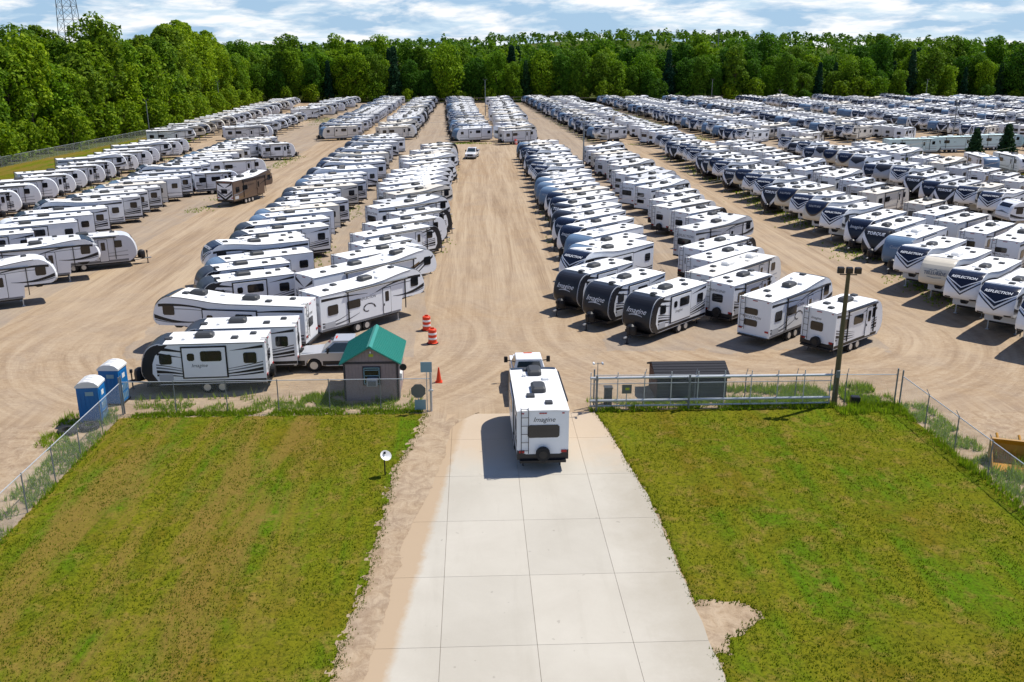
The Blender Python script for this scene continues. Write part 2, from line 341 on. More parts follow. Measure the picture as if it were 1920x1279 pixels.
# lawn: a bumpy turf sheet left and right of the drive
PATCH = [(7.6, 28.5), (8.48, 28.75), (9.37, 28.73), (10.12, 27.67), (9.2, 26.9), (8.5, 26.4), (8.3, 25.7), (7.6, 25.7)]
def inpoly(x, y, P):
    c = False; j = len(P) - 1
    for i in range(len(P)):
        if (P[i][1] > y) != (P[j][1] > y) and x < (P[j][0] - P[i][0]) * (y - P[i][1]) / (P[j][1] - P[i][1]) + P[i][0]: c = not c
        j = i
    return c
def is_lawn(x, y):
    k = 1 if x < 1 else .3
    jx = x + .22 * k * mn.noise((x * 1.5, y * 1.5, 1)) + .14 * k * mn.noise((x * 5, y * 5, 2))
    if edge_x(LD, y) - .15 < jx < edge_x(RE, y) + .04: return False
    return not inpoly(jx, y + .2 * mn.noise((x * 2, y * 2, 5)), PATCH)
def lawn_h(x, y):
    return .035 + .030 * mn.noise((x * 1.1, y * 1.1, 0)) + .060 * mn.noise((x * 3.2, y * 3.2, 4)) + .034 * mn.noise((x * 8, y * 8, 9))
ST = .14; nx, ny = int(43.3 / ST), int(34 / ST); X0, Y0 = -19.5, 13.5
idx = {}; vs = []; fs = []
for j in range(ny):
    for i in range(nx):
        x, y = X0 + i * ST, Y0 + j * ST
        if not is_lawn(x + ST / 2, y + ST / 2): continue
        q = []
        for (a, b_) in ((i, j), (i + 1, j), (i + 1, j + 1), (i, j + 1)):
            k = idx.get((a, b_))
            if k is None:
                k = idx[(a, b_)] = len(vs); xx, yy = X0 + a * ST, Y0 + b_ * ST; vs.append((xx, yy, max(.012, lawn_h(xx, yy))))
            q.append(k)
        fs.append(tuple(q))
from collections import Counter
cnt = Counter(i for q in fs for i in q)
vs = [(v_[0] + (0 if cnt[i] == 4 else random.uniform(-.05, .05)), v_[1] + (0 if cnt[i] == 4 else random.uniform(-.05, .05)), v_[2] if cnt[i] == 4 else -.004) for i, v_ in enumerate(vs)]
RIM = [v_ for i, v_ in enumerate(vs) if cnt[i] < 4 and v_[1] < 47.2 and -19 < v_[0] < 23.3]
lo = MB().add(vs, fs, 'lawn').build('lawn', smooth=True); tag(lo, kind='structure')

def tufts(name, spots, mname, label):
    v = []; f = []
    for (x, y, z, h, wd, n) in spots:
        for _ in range(n):
            a = random.uniform(0, 6.283); dx, dy = math.cos(a), math.sin(a); le = random.uniform(.1, .7) * h; o = len(v)
            bx, by = x + random.uniform(-1, 1) * wd * 1.5, y + random.uniform(-1, 1) * wd * 1.5
            v += [(bx - dy * wd / 2, by + dx * wd / 2, z - .01), (bx + dy * wd / 2, by - dx * wd / 2, z - .01), (bx + dx * le, by + dy * le, z + h * random.uniform(.7, 1.1))]
            f.append((o, o + 1, o + 2))
    return tag(MB().add(v, f, mname).build(name), label, 'grass', kind='stuff')
sp_ = []
while len(sp_) < 52000:
    x, y = random.uniform(-19.4, 23.7), 20 + 27.4 * random.random() ** 1.25
    if not is_lawn(x, y): continue
    g = mn.noise((x * .35, y * .35, 6))
    if random.random() < .25 - g: continue
    sp_.append((x, y, lawn_h(x, y), random.uniform(.04, .085), random.uniform(.03, .06), 2))
for (x, y, z) in RIM:
    for _ in range(4): sp_.append((x + random.gauss(0, .10), y + random.gauss(0, .10), .01, random.uniform(.05, .12), random.uniform(.03, .06), 2))
tufts('lawn_grass', sp_, 'blade', 'short uneven mown grass on both sides of the concrete driveway')
sp_ = []
def strip(x0, x1, y0, y1, n, h0, h1, wd=.05, k=3):
    for _ in range(n):
        x, y = random.uniform(x0, x1), random.uniform(y0, y1)
        if mn.noise((x * .8, y * .8, 3)) < -.18: continue
        sp_.append((x, y, 0, random.uniform(h0, h1) * (1 + .8 * max(0, mn.noise((x * .6, y * .6, 8)))), wd, k))
strip(-19.3, -3, 47.5, 49.3, 2600, .08, .28); strip(-19.3, -3, 47.2, 47.9, 1500, .1, .25)
strip(-10, -7.3, 48.6, 50.6, 900, .1, .35); strip(-19.3, -3, 49.2, 50.4, 260, .2, .5)
strip(7, 23.5, 47.0, 48.6, 2600, .1, .35); strip(14.3, 23.4, 47.5, 50.6, 3000, .15, .5); strip(20, 24, 46, 49, 900, .15, .5)
strip(23.3, 25.4, 30, 47.5, 3200, .12, .45); strip(25, 27, 33, 41, 1300, .2, .8)
strip(-21.0, -19.2, 20, 48.5, 3000, .1, .45); strip(-22.5, -20, 43, 48, 600, .1, .4)
strip(6.3, 8.0, 47.0, 49.0, 300, .1, .3)
tufts('fence_weeds', sp_, 'weed', 'bright green tall weeds growing along the chain-link fences')
sp_ = []
def far_strip(xf, y0, y1, n, wx=1.3, h=.35):
    for _ in range(n):
        y = random.uniform(y0, y1); x = xf(y) if callable(xf) else xf
        if mn.noise((x * .3, y * .12, 2)) < -.05: continue
        sp_.append((x + random.gauss(0, wx * .6), y, 0, random.uniform(.08, h * .8), .055, 6))
far_strip(38.5, 57, 186, 3400, 2.2); far_strip(-4.3, 90, 178, 900); far_strip(60.5, 95, 175, 900, 2)
far_strip(lambda y: 53.5 - .04 * (y - 210), 212, 370, 2200, 2.2); far_strip(lambda y: 26.5 - .04 * (y - 210), 205, 330, 500); far_strip(lambda y: 85 - .06 * (y - 210), 240, 370, 1400, 2)
far_strip(-57, 118, 190, 1800, 2.5); far_strip(-34.5, 115, 188, 800, 1.5); far_strip(9.5, 92, 120, 260); far_strip(-16, 75, 120, 700, 2); far_strip(-2, 203, 208, 500, 5); far_strip(34, 196, 203, 500, 4); far_strip(-44, 262, 300, 700, 4)
far_strip(-15, 205, 212, 260, 5)
tufts('row_weeds', sp_, 'weed', 'low green weeds between and in front of the parked trailers')
# ================================================================ CARAVANS (travel trailers and fifth-wheels)
W2 = 1.22
TT_C = [(-1.5, 3.06), (-1.0, 3.03), (-.66, 2.92), (-.42, 2.73), (-.24, 2.45), (-.11, 2.1), (-.03, 1.72), (0, 1.4), (-.07, 1.1), (-.28, .84), (-.62, .6)]
FW_C = [(-1.6, 3.66), (-1.1, 3.62), (-.72, 3.48), (-.42, 3.24), (-.2, 2.93), (-.07, 2.6), (0, 2.25), (-.03, 1.98), (-.16, 1.78), (-.45, 1.68)]
class Cap:
    def __init__(s, L, C):
        s.P = [(L / 2 + x, z) for x, z in C]; s.d = [0]
        for a, b in zip(s.P, s.P[1:]): s.d.append(s.d[-1] + math.dist(a, b))
        s.len = s.d[-1]
    def at(s, u, t, off=0):
        q = max(0, min(1, u)) * s.len; i = 0
        while i < len(s.d) - 2 and s.d[i + 1] < q: i += 1
        k = (q - s.d[i]) / (s.d[i + 1] - s.d[i]); a, b = s.P[i], s.P[i + 1]
        tx, tz = b[0] - a[0], b[1] - a[1]; l = math.hypot(tx, tz); nx_, nz_ = -tz / l, tx / l
        if nx_ < 0 and i > 0 and tz < 0: nx_, nz_ = -nx_, -nz_
        ins = .17 * abs(t) ** 6 * min(1, u * 4)
        return (a[0] + (b[0] - a[0]) * k + nx_ * off - ins, t * W2, a[1] + (b[1] - a[1]) * k + nz_ * off)
    def region(s, mb, top, bot, m, t0=-1, t1=1, nt_=14, nu=7, off=.022):
        vs = []; fs = []
        for i in range(nt_ + 1):
            t = t0 + (t1 - t0) * i / nt_; a, b = top(t), bot(t)
            for j in range(nu + 1): vs.append(s.at(a + (b - a) * j / nu, t, off))
        k = nu + 1
        for i in range(nt_):
            for j in range(nu): fs.append((i * k + j, i * k + j + 1, (i + 1) * k + j + 1, (i + 1) * k + j))
        mb.add(vs, fs, m)
    def text(s, mb, body, size, u0, m, shear=0, off=.05, bold=.0):
        v, f = text_tris(body, size, shear, bold)
        mb.add([s.at(u0 - y / s.len, x / W2, off) for x, y in v], f, m)
def rib(mb, y, pts, m):
    vs = []; n = len(pts)
    for (x, z, w_) in pts: vs += [(x, y, z + w_ / 2), (x, y, z - w_ / 2)]
    mb.add(vs, [(2 * i, 2 * i + 1, 2 * i + 3, 2 * i + 2) for i in range(n - 1)], m)
def arc(x0, z0, x1, z1, sag, w0, w1, n=8):
    r = []
    for i in range(n + 1):
        k = i / n; r.append((x0 + (x1 - x0) * k, z0 + (z1 - z0) * k + sag * 4 * k * (1 - k), w0 + (w1 - w0) * k + .0))
    return r
def rrect(x0, z0, x1, z1, r=.08):
    return [(x0 + r, z0), (x1 - r, z0), (x1, z0 + r), (x1, z1 - r), (x1 - r, z1), (x0 + r, z1), (x0, z1 - r), (x0, z0 + r)]
def pane(mb, x0, z0, x1, z1, y, m='glass', th=.02, r=.08):
    s = 1 if y > 0 else -1; P = rrect(x0, z0, x1, z1, r); a, b = y, y + s * th
    mb.prism(P, min(a, b), max(a, b), m)
def side_text(mb, body, size, x, z, y, m, shear=0):
    v, f = text_tris(body, size, shear); k = -1 if y > 0 else 1
    mb.add([(x + a * k, y, z + b) for a, b in v], f, m)
def rear_text(mb, body, size, y, z, x, m, shear=0):
    v, f = text_tris(body, size, shear); mb.add([(x, y - a, z + b) for a, b in v], f, m)
def make_rv(fifth, L, cap, wall='wall', side='imagine', ac=1, acm='acgrey', word=None, rear='plain', axles=2, slide=True, skirt=None, rword=None):
    P = []                                         # (name, MB, parent index)
    def part(name, mb, par=None): P.append((name, mb, par)); return len(P) - 1
    C = Cap(L, FW_C if fifth else TT_C); f, r = L / 2, -L / 2
    if fifth:
        ht = 3.25
        top = [(r, ht), (f - 5.4, ht + .02), (f - 4.3, ht + .10), (f - 3.2, ht + .26), (f - 2.3, ht + .37), (f - 1.6, 3.66)]
        bottom = [(f - 2.5, 1.68), (f - 2.6, .72), (r, .72)]
    else:
        ht = 3.05; top = [(r, 3.05), (f - 1.5, 3.06)]; bottom = [(r, .6)]
    zf = .72 if fifth else .6
    # --- walls
    w_ = MB()
    for t in (-1, 1):
        prof = top[:-1] + [(C.at(u, t)[0], C.at(u, t)[2]) for u in [i / 14 for i in range(15)]] + bottom
        vs = [(x, t * W2, z) for x, z in prof]; w_.add(vs, [tuple(range(len(vs)))[::-t]], wall)
    w_.add([(r, -W2, zf), (r, W2, zf), (r, W2, ht), (r, -W2, ht)], [(0, 3, 2, 1)], wall)
    bl = [(C.at(1, 0)[0], C.at(1, 0)[2])] + bottom
    for a, b in zip(bl, bl[1:]): w_.add([(a[0], -W2, a[1]), (a[0], W2, a[1]), (b[0], W2, b[1]), (b[0], -W2, b[1])], [(0, 1, 2, 3)], wall if (fifth and abs(a[0] - b[0]) < .3) else 'black')
    part('wall', w_)
    rf = MB(); n = len(top); vs = []
    for (x, z) in top: vs += [(x, -W2 - .02, z - .03), (x, -W2 - .02, z + .015), (x, -.6, z + .05), (x, .6, z + .05), (x, W2 + .02, z + .015), (x, W2 + .02, z - .03)]
    fs = [(6 * i + j, 6 * i + j + 1, 6 * i + j + 7, 6 * i + j + 6) for i in range(n - 1) for j in range(5)]
    fs += [(0, 5, 4, 3, 2, 1), tuple(6 * (n - 1) + k for k in range(6))]; rf.add(vs, [q[::-1] for q in fs], 'roof')
    for s in (-1, 1):                               # dark gutter rail along each roof edge
        for a, b in zip(top, top[1:]):
            y0 = s * (W2 + .022); rf.add([(a[0], y0, a[1] - .05), (b[0], y0, b[1] - .05), (b[0], y0, b[1] - .0), (a[0], y0, a[1] - .0)], [(0, 1, 2, 3)], 'grey')
    ro = part('roof', rf)
    # --- front cap
    base = {'black': 'charcoal', 'vase': 'white', 'refl': 'white', 'vee': 'charcoal', 'steel': 'steel', 'cream': 'cream', 'sol': 'cream', 'white': 'wall', 'grey': 'lgrey', 'brown': 'brown'}[cap]
    cm = MB(); C.region(cm, lambda t: 0, lambda t: 1, base, nt_=20, nu=20, off=.0); part('front_cap', cm)
    g = MB()
    if cap in ('black', 'vee', 'vase'):
        for t in (-1, 1):                            # dark colour carried round on to the side walls
            y = t * (W2 + .004)
            pl = [(f - 1.75, 3.0), (C.at(.08, t)[0], 3.0)] + [(C.at(u, t)[0], C.at(u, t)[2]) for u in [.1 + .9 * i / 12 for i in range(13)]] + [(f - 1.15, .62), (f - .75, 1.3), (f - .8, 1.9), (f - 1.0, 2.4)]
            g.plate(pl if t < 0 else pl[::-1], y, t, 'charcoal')
    if cap == 'black':
        C.text(g, word or 'Imagine', .52, .50, 'white', .35)
        C.region(g, lambda t: .585 - .03 * (1 - (t / .45) ** 2), lambda t: .60 - .02 * (1 - (t / .45) ** 2), 'lgrey', -.45, .45, 8, 1, .03)
        C.region(g, lambda t: .05, lambda t: .95, 'lgrey', -.97, -.93, 1, 16, .02); C.region(g, lambda t: .05, lambda t: .95, 'lgrey', .93, .97, 1, 16, .02)
    elif cap == 'vase':
        C.region(g, lambda t: .02, lambda t: .80 - .56 * abs(t) ** 1.5, 'navy', -.97, .97, 20, 12)
        C.region(g, lambda t: .86, lambda t: 1, 'charcoal', -1, 1, 8, 5)
        C.text(g, word or 'Imagine', .44, .42, 'white', .3)
    elif cap == 'refl':
        C.region(g, lambda t: .05, lambda t: .70 - .30 * abs(t), 'navy', -.98, .98, 20, 12)
        C.region(g, lambda t: .75 - .30 * abs(t), lambda t: .785 - .30 * abs(t), 'navy', -1, 1, 20, 2)
        C.region(g, lambda t: .60 - .22 * abs(t), lambda t: .625 - .22 * abs(t), 'white', -.98, .98, 20, 1, .036)
        for s in (-1, 1): C.region(g, lambda t: .86, lambda t: .90, 'black', *((.55, .9) if s > 0 else (-.9, -.55)), 2, 2)
        C.text(g, word or 'REFLECTION', .31, .37, 'white', .2, bold=.006)
    elif cap == 'vee':
        C.region(g, lambda t: .80 - .46 * abs(t), lambda t: .90 - .40 * abs(t), 'white', -1, 1, 20, 4)
        C.text(g, word or 'TORQUE', .42, .36, 'white', .15, bold=.012)
    elif cap == 'steel':
        C.text(g, word or 'Catalina', .36, .47, 'lgrey', .15); C.region(g, lambda t: .90, lambda t: 1, 'charcoal', -1, 1, 8, 4)
    elif cap == 'cream':
        C.text(g, word or 'TELLURIDE', .34, .62, 'grey', 0, bold=.012)
        C.region(g, lambda t: .52 + .10 * abs(t) - .02 * math.cos(t * 20), lambda t: .535 + .10 * abs(t) - .02 * math.cos(t * 20), 'grey', -.42, .42, 14, 1)
        C.region(g, lambda t: .72 - .05 * abs(t), lambda t: .735 - .05 * abs(t), 'grey', -.45, .45, 8, 1)
    elif cap == 'sol':
        C.region(g, lambda t: .06, lambda t: .76 - .36 * t * t, 'bronze', -.97, .97, 20, 12, .018)
        C.region(g, lambda t: .07, lambda t: .71 - .36 * t * t, 'navy', -.94, .94, 20, 12, .034)
        C.text(g, word or 'SOLITUDE', .30, .42, 'lgrey', .1)
    elif cap == 'white':
        C.region(g, lambda t: .30, lambda t: .47, 'glass', -.72, .72, 8, 6)
        C.region(g, lambda t: .60 + .08 * abs(t), lambda t: .66 + .02 * abs(t), 'grey', -1, 1, 12, 2)
        C.region(g, lambda t: .80, lambda t: 1, 'lgrey', -1, 1, 8, 6)
    elif cap == 'grey':
        C.region(g, lambda t: .10, lambda t: .62 - .2 * abs(t), 'charcoal', -.9, .9, 14, 12)
    if g.v: part('cap_graphic', g)
    # --- side graphics
    for s in (-1, 1):
        y = s * (W2 + .006); g = MB()
        if side == 'imagine':
            for dz, m, k in ((0, 'black', .20), (.24, 'grey', .12), (-.22, 'black', .12), (.42, 'black', .06)):
                rib(g, y, arc(f - 1.0, 1.42 + dz, f - .42 * L, 1.12 + dz * .6, .05, k, .012), m)
                rib(g, y, arc(r + .15, 1.45 + dz, r + .40 * L, 1.14 + dz * .6, -.04, k, .012), m)
            rib(g, y, arc(f - 1.3, 2.80, f - 3.0, 2.50, .0, .22, .01), 'black'); rib(g, y, arc(f - 1.1, 2.50, f - 2.6, 2.22, .0, .16, .01), 'black')
            rib(g, y, arc(r + .1, 2.80, r + 2.0, 2.58, 0, .18, .01), 'black')
            rib(g, y, [(f - .9, .74, .2), (r + .02, .74, .2)], skirt or 'black')
        elif side == 'reflection':
            rib(g, y, arc(f - .6, 3.05, f - 5.0, 2.62, .22, .20, .05), 'black'); rib(g, y, arc(f - .9, 2.80, f - 5.6, 2.5, .15, .06, .02), 'grey')
            rib(g, y, arc(f - .25, 2.3, f - 3.4, 2.02, -.20, .28, .02), 'black'); rib(g, y, arc(f - .3, 2.06, f - 2.6, 1.95, -.12, .08, .02), 'grey')
            rib(g, y, arc(r + .1, 2.92, r + 4.2, 2.68, .05, .20, .02), 'black'); rib(g, y, arc(r + .1, 1.05, r + 3.4, 1.42, -.18, .20, .03), 'grey')
            rib(g, y, arc(r + .1, 1.28, r + 2.6, 1.65, -.2, .10, .02), 'black')
            for k in range(10):                      # looping swirl behind the door
                a0, a1 = k * .5, (k + 1) * .5
                cx, cz = r + .42 * L, 1.55; rr0, rr1 = .5 - .03 * k, .5 - .03 * (k + 1)
                g.add([(cx + 1.5 * rr0 * math.cos(a0), y, cz + rr0 * math.sin(a0)), (cx + 1.5 * rr1 * math.cos(a1), y, cz + rr1 * math.sin(a1)), (cx + 1.5 * (rr1 - .09) * math.cos(a1), y, cz + (rr1 - .09) * math.sin(a1)), (cx + 1.5 * (rr0 - .09) * math.cos(a0), y, cz + (rr0 - .09) * math.sin(a0))], [(0, 1, 2, 3)], 'grey' if k % 2 else 'black')
            rib(g, y, [(f - 2.7, .80, .14), (r + .02, .80, .14)], 'grey')
        elif side == 'bold':
            for k in range(4): rib(g, y, arc(f - .6 - k * .5, 3.0 - .1 * k, f - 3.2 - k * .9, 1.35, 0, .20, .05), ('black', 'grey', 'black', 'bronze')[k])
            rib(g, y, arc(r + .1, 1.2, r + 4.2, 2.7, -.1, .3, .03), 'black'); rib(g, y, arc(r + .1, 1.0, r + 4.6, 2.3, -.1, .14, .03), 'grey')
            rib(g, y, [(f - 2.7, .82, .18), (r + .02, .82, .18)], 'charcoal')
        elif side == 'plain':
            rib(g, y, [(f - .9, 1.18, .06), (r + .05, 1.18, .06)], 'grey'); rib(g, y, arc(f - .9, 1.6, r + .3, 1.3, -.12, .10, .02), 'lgrey')
            rib(g, y, [(f - .9, .74, .2), (r + .02, .74, .2)], skirt or 'lgrey')
        elif side == 'gold':
            rib(g, y, arc(f - .4, 3.1, f - 6, 2.4, .25, .16, .03), 'bronze'); rib(g, y, arc(f - .3, 2.6, f - 5, 1.6, .25, .2, .03), 'black'); rib(g, y, arc(r + .1, 1.0, r + 5, 1.7, -.25, .3, .03), 'bronze'); rib(g, y, arc(r + .1, 1.5, r + 4, 2.2, -.2, .16, .03), 'grey')
        part('side_graphic', g)
    # --- right (door) side
    y = -(W2 + .004)
    d = MB(); dx = f - (.40 if fifth else .33) * L
    d.prism(rrect(dx - .40, zf + .12, dx + .40, 2.78, .06), y - .012, y, 'black'); d.prism(rrect(dx - .36, zf + .16, dx + .36, 2.74, .05), y - .03, y - .012, wall)
    pane(d, dx - .18, 1.75, dx + .18, 2.5, y - .03, 'glass', .008, .05); di = part('door', d)
    part('handle', MB().box((dx - .30, y - .05, 1.55), (.05, .04, .16), 'black'), di)
    winR = [(r + .6, 1.75, r + 1.5, 2.45), (r + 2.3, 1.85, r + 3.5, 2.45), (f - 2.0 if not fifth else f - 1.6, 1.95 if not fifth else 2.35, f - 1.35 if not fifth else f - .85, 2.6 if not fifth else 3.05)]
    for q in winR:
        m_ = MB(); pane(m_, *q, y); part('window', m_)
    a = MB(); a.cyl((r + .22 * L, y - .08, ht - .12), (f - .2 * L, y - .08, ht - .12), .065, 'black', 6)
    for xx in (r + .24 * L, f - .22 * L): a.box((xx, y - .04, (ht + 1.0) / 2 - .1), (.06, .06, ht - 1.0), 'black')
    part('awning', a)
    # --- left side: slide-out room with its windows
    y = W2 + .004
    if slide:
        s0, s1 = r + .30 * L, r + .66 * L
        so = MB(); so.box(((s0 + s1) / 2, y + .02, 1.93), (s1 - s0, .04, 1.94), 'black'); so.box(((s0 + s1) / 2, y + .05, 1.93), (s1 - s0 - .18, .06, 1.76), wall)
        si = part('slide_out', so); ys = y + .08
        for q in ((s0 + .3, 2.0, s0 + 1.5, 2.62), (s1 - .75, 2.05, s1 - .35, 2.5)):
            m_ = MB(); pane(m_, *q, ys); part('window', m_, si)
        t_ = MB(); side_text(t_, word or 'Imagine', .30, (s0 + s1) / 2 + .3, 1.75, ys + .004, 'black', .3); part('lettering', t_, si)
    for q in ((r + .5, 1.8, r + 1.25, 2.45), (f - 1.9 if not fifth else f - 1.7, 1.85 if not fifth else 2.4, f - 1.2 if not fifth else f - .9, 2.45 if not fifth else 3.05)):
        m_ = MB(); pane(m_, *q, y); part('window', m_)
    h = MB(); pane(h, f - 1.9 if not fifth else f - 3.6, .85, f - 1.1 if not fifth else f - 2.75, 1.25 if not fifth else 1.5, y, 'lgrey', .012, .05); part('storage_hatch', h)
    h = MB(); pane(h, r + .3, .9, r + 1.2, 1.3, -y, 'lgrey', .012, .05); part('storage_hatch', h)
    t_ = MB(); side_text(t_, word or 'Imagine', .26, f - .58 * L, 2.1 if not fifth else 2.35, -(W2 + .008), 'black', .3); part('lettering', t_)
    # --- roof fittings
    axs = ([f - .50 * L] if ac == 1 else [f - .28 * L, f - .62 * L])
    def ztop(x):
        for p, q in zip(top, top[1:]):
            if p[0] <= x <= q[0]: return p[1] + (q[1] - p[1]) * (x - p[0]) / (q[0] - p[0]) + .05
        return top[-1][1] + .05
    for x in axs: part('air_conditioner', MB().box((x, 0, ztop(x) + .14), (1.05, .70, .30), acm, ch=.09, taper=.9), ro)
    for x, yy, sz, mm in ((f - .17 * L - .4, .35, .40, 'acgrey'), (f - .42 * L, -.5, .36, 'roof'), (f - .75 * L, .45, .40, 'acgrey'), (f - .88 * L, -.35, .36, 'acgrey'), (f - .35 * L, .55, .2, 'acwhite')):
        part('roof_vent', MB().box((x, yy, ztop(x) + .05), (sz, sz, .13), mm, ch=.03), ro)
    # --- rear
    x = r - .004
    q = MB()
    if rear == 'big': q.prism([(a, b) for a, b in rrect(-.72, 1.72, .78, 2.36, .09)], 0, .02, 'glass')
    elif rear == 'two': q.prism(rrect(-.75, 2.15, .25, 2.6, .08), 0, .02, 'glass'); q.prism(rrect(-.75, 1.35, .25, 1.8, .08), 0, .02, 'glass')
    else: q.prism(rrect(-.55, 1.65, .35, 2.25, .08), 0, .02, 'glass')
    # q is built in the (y,z) plane of the rear wall: swap axes
    q.v = [(x - b, -a, c) for a, b, c in q.v]; part('window', q)
    if rear == 'vee':
        vv = MB(); vv.add([(x - .012, -1.1, .9), (x - .012, 1.1, .9), (x - .012, 1.1, 2.95), (x - .012, -1.1, 2.95)], [(3, 2, 1, 0)], 'white')
        for k, (m_, z0) in enumerate((('black', 1.0), ('grey', 1.35), ('black', 2.35))):
            vv.add([(x - .02 - .002 * k, -1.05, z0 + .75), (x - .02 - .002 * k, 0, z0), (x - .02 - .002 * k, 1.05, z0 + .75), (x - .02 - .002 * k, 1.05, z0 + .45), (x - .02 - .002 * k, 0, z0 - .3 + .15 * k), (x - .02 - .002 * k, -1.05, z0 + .45)], [(0, 1, 4, 5), (1, 2, 3, 4)], m_)
        rear_text(vv, rword or 'MOMENTUM', .26, 0, 2.15, x - .03, 'grey'); part('ramp_graphic', vv)
    elif rear != 'none':
        t_ = MB(); rear_text(t_, rword or word or 'Imagine', .34 if rear == 'big' else .24, -.05 if rear == 'big' else .2, 2.62 if rear == 'big' else (1.97 if rear == 'two' else 2.48), x - .006, 'black', .3); part('lettering', t_)
        ld = MB(); ly = .86
        for yy in (ly - .17, ly + .17): ld.cyl((x - .10, yy, zf + .35), (x - .10, yy, ht + .12), .018, 'black', 5); ld.cyl((x - .10, yy, ht + .12), (x + .25, yy, ht + .10), .018, 'black', 5)
        for k in range(6): ld.cyl((x - .10, ly - .17, zf + .5 + k * .42), (x - .10, ly + .17, zf + .5 + k * .42), .015, 'black', 5)
        part('ladder', ld)
    if not fifth and rear != 'none':
        sw = MB(); sw.cyl((x - .06, 0, .95), (x - .28, 0, .95), .34, 'rubber', 16); si = part('spare_wheel', sw); part('rim', MB().cyl((x - .28, 0, .95), (x - .30, 0, .95), .2, 'black', 12), si)
        tr = MB(); tr.add([(x - .008, -W2, zf), (x - .008, W2, zf), (x - .008, W2, zf + .5), (x - .008, .8, zf + .28), (x - .008, -.8, zf + .28), (x - .008, -W2, zf + .5)], [(5, 4, 3, 2, 1, 0)], 'charcoal'); part('rear_trim', tr)
    for s in (-1, 1): part('tail_light', MB().box((x - .02, s * 1.0, zf + .42), (.04, .26, .12), 'red'))
    mk = MB()
    for yy in (-.95, -.12, 0, .12, .95): mk.box((x - .015, yy, ht - .1), (.03, .11, .05), 'red')
    part('marker_lights', mk)
    part('bumper', MB().box((r - .1, 0, zf - .05), (.14, 2.2, .12), 'black'))
    # --- running gear
    ch = MB(); ch.box(((r + .2 + f - 2.75) / 2 if fifth else 0, 0, zf - .09), (L - 2.95 if fifth else L * .92, 2.0, .18), 'black')
    if not fifth:
        for s in (-1, 1): ch.cyl((f - .9, s * .75, .52), (f + 1.0, 0, .50), .055, 'black', 6)
    part('chassis', ch)
    wc = r + (.36 if fifth else .42) * L
    for k in range(axles):
        for s in (-1, 1):
            xx = wc + (k - (axles - 1) / 2) * .86
            wi = part('wheel', MB().cyl((xx, s * 1.20, .37), (xx, s * .95, .37), .37, 'rubber', 16))
            part('rim', MB().cyl((xx, s * 1.225, .37), (xx, s * 1.16, .37), .21, 'rim', 10), wi)
    if fifth:
        pb = MB(); pb.prism([(f - 2.2, 1.66), (f - 1.0, 1.66), (f - .95, 1.45), (f - 1.2, 1.22), (f - 1.55, 1.22), (f - 2.0, 1.5)], -.2, .2, 'black'); part('pin_box', pb)
        for s in (-1, 1):
            part('landing_leg', MB().cyl((f - 2.75, s * .95, .8), (f - 2.75, s * .95, .02), .05, 'galv', 6).box((f - 2.75, s * .95, .02), (.24, .24, .03), 'galv'))
        pn = MB(); pn.prism([(f - 2.605, .95), (f - 2.595, .95), (f - 2.595, 1.5), (f - 2.605, 1.5)], -.85, .85, 'lgrey'); part('front_hatch', pn)
    else:
        tk = MB(); tk.lathe((f + .35, 0, .58), [(.0, 0), (.33, 0), (.35, .35), (.3, .62), (.12, .74), (0, .75)], 'black', 10); part('propane_cover', tk)
        part('jack', MB().cyl((f + .85, 0, .03), (f + .85, 0, 1.05), .045, 'black', 6).box((f + .85, 0, 1.1), (.14, .14, .2), 'black').box((f + .85, 0, .02), (.22, .22, .03), 'black').box((f + 1.05, 0, .5), (.3, .12, .1), 'galv'))
        for s in (-1, 1): part('stabiliser', MB().cyl((r + .7, s * .9, .55), (r + .55, s * .9, .03), .035, 'black', 5))
    return P
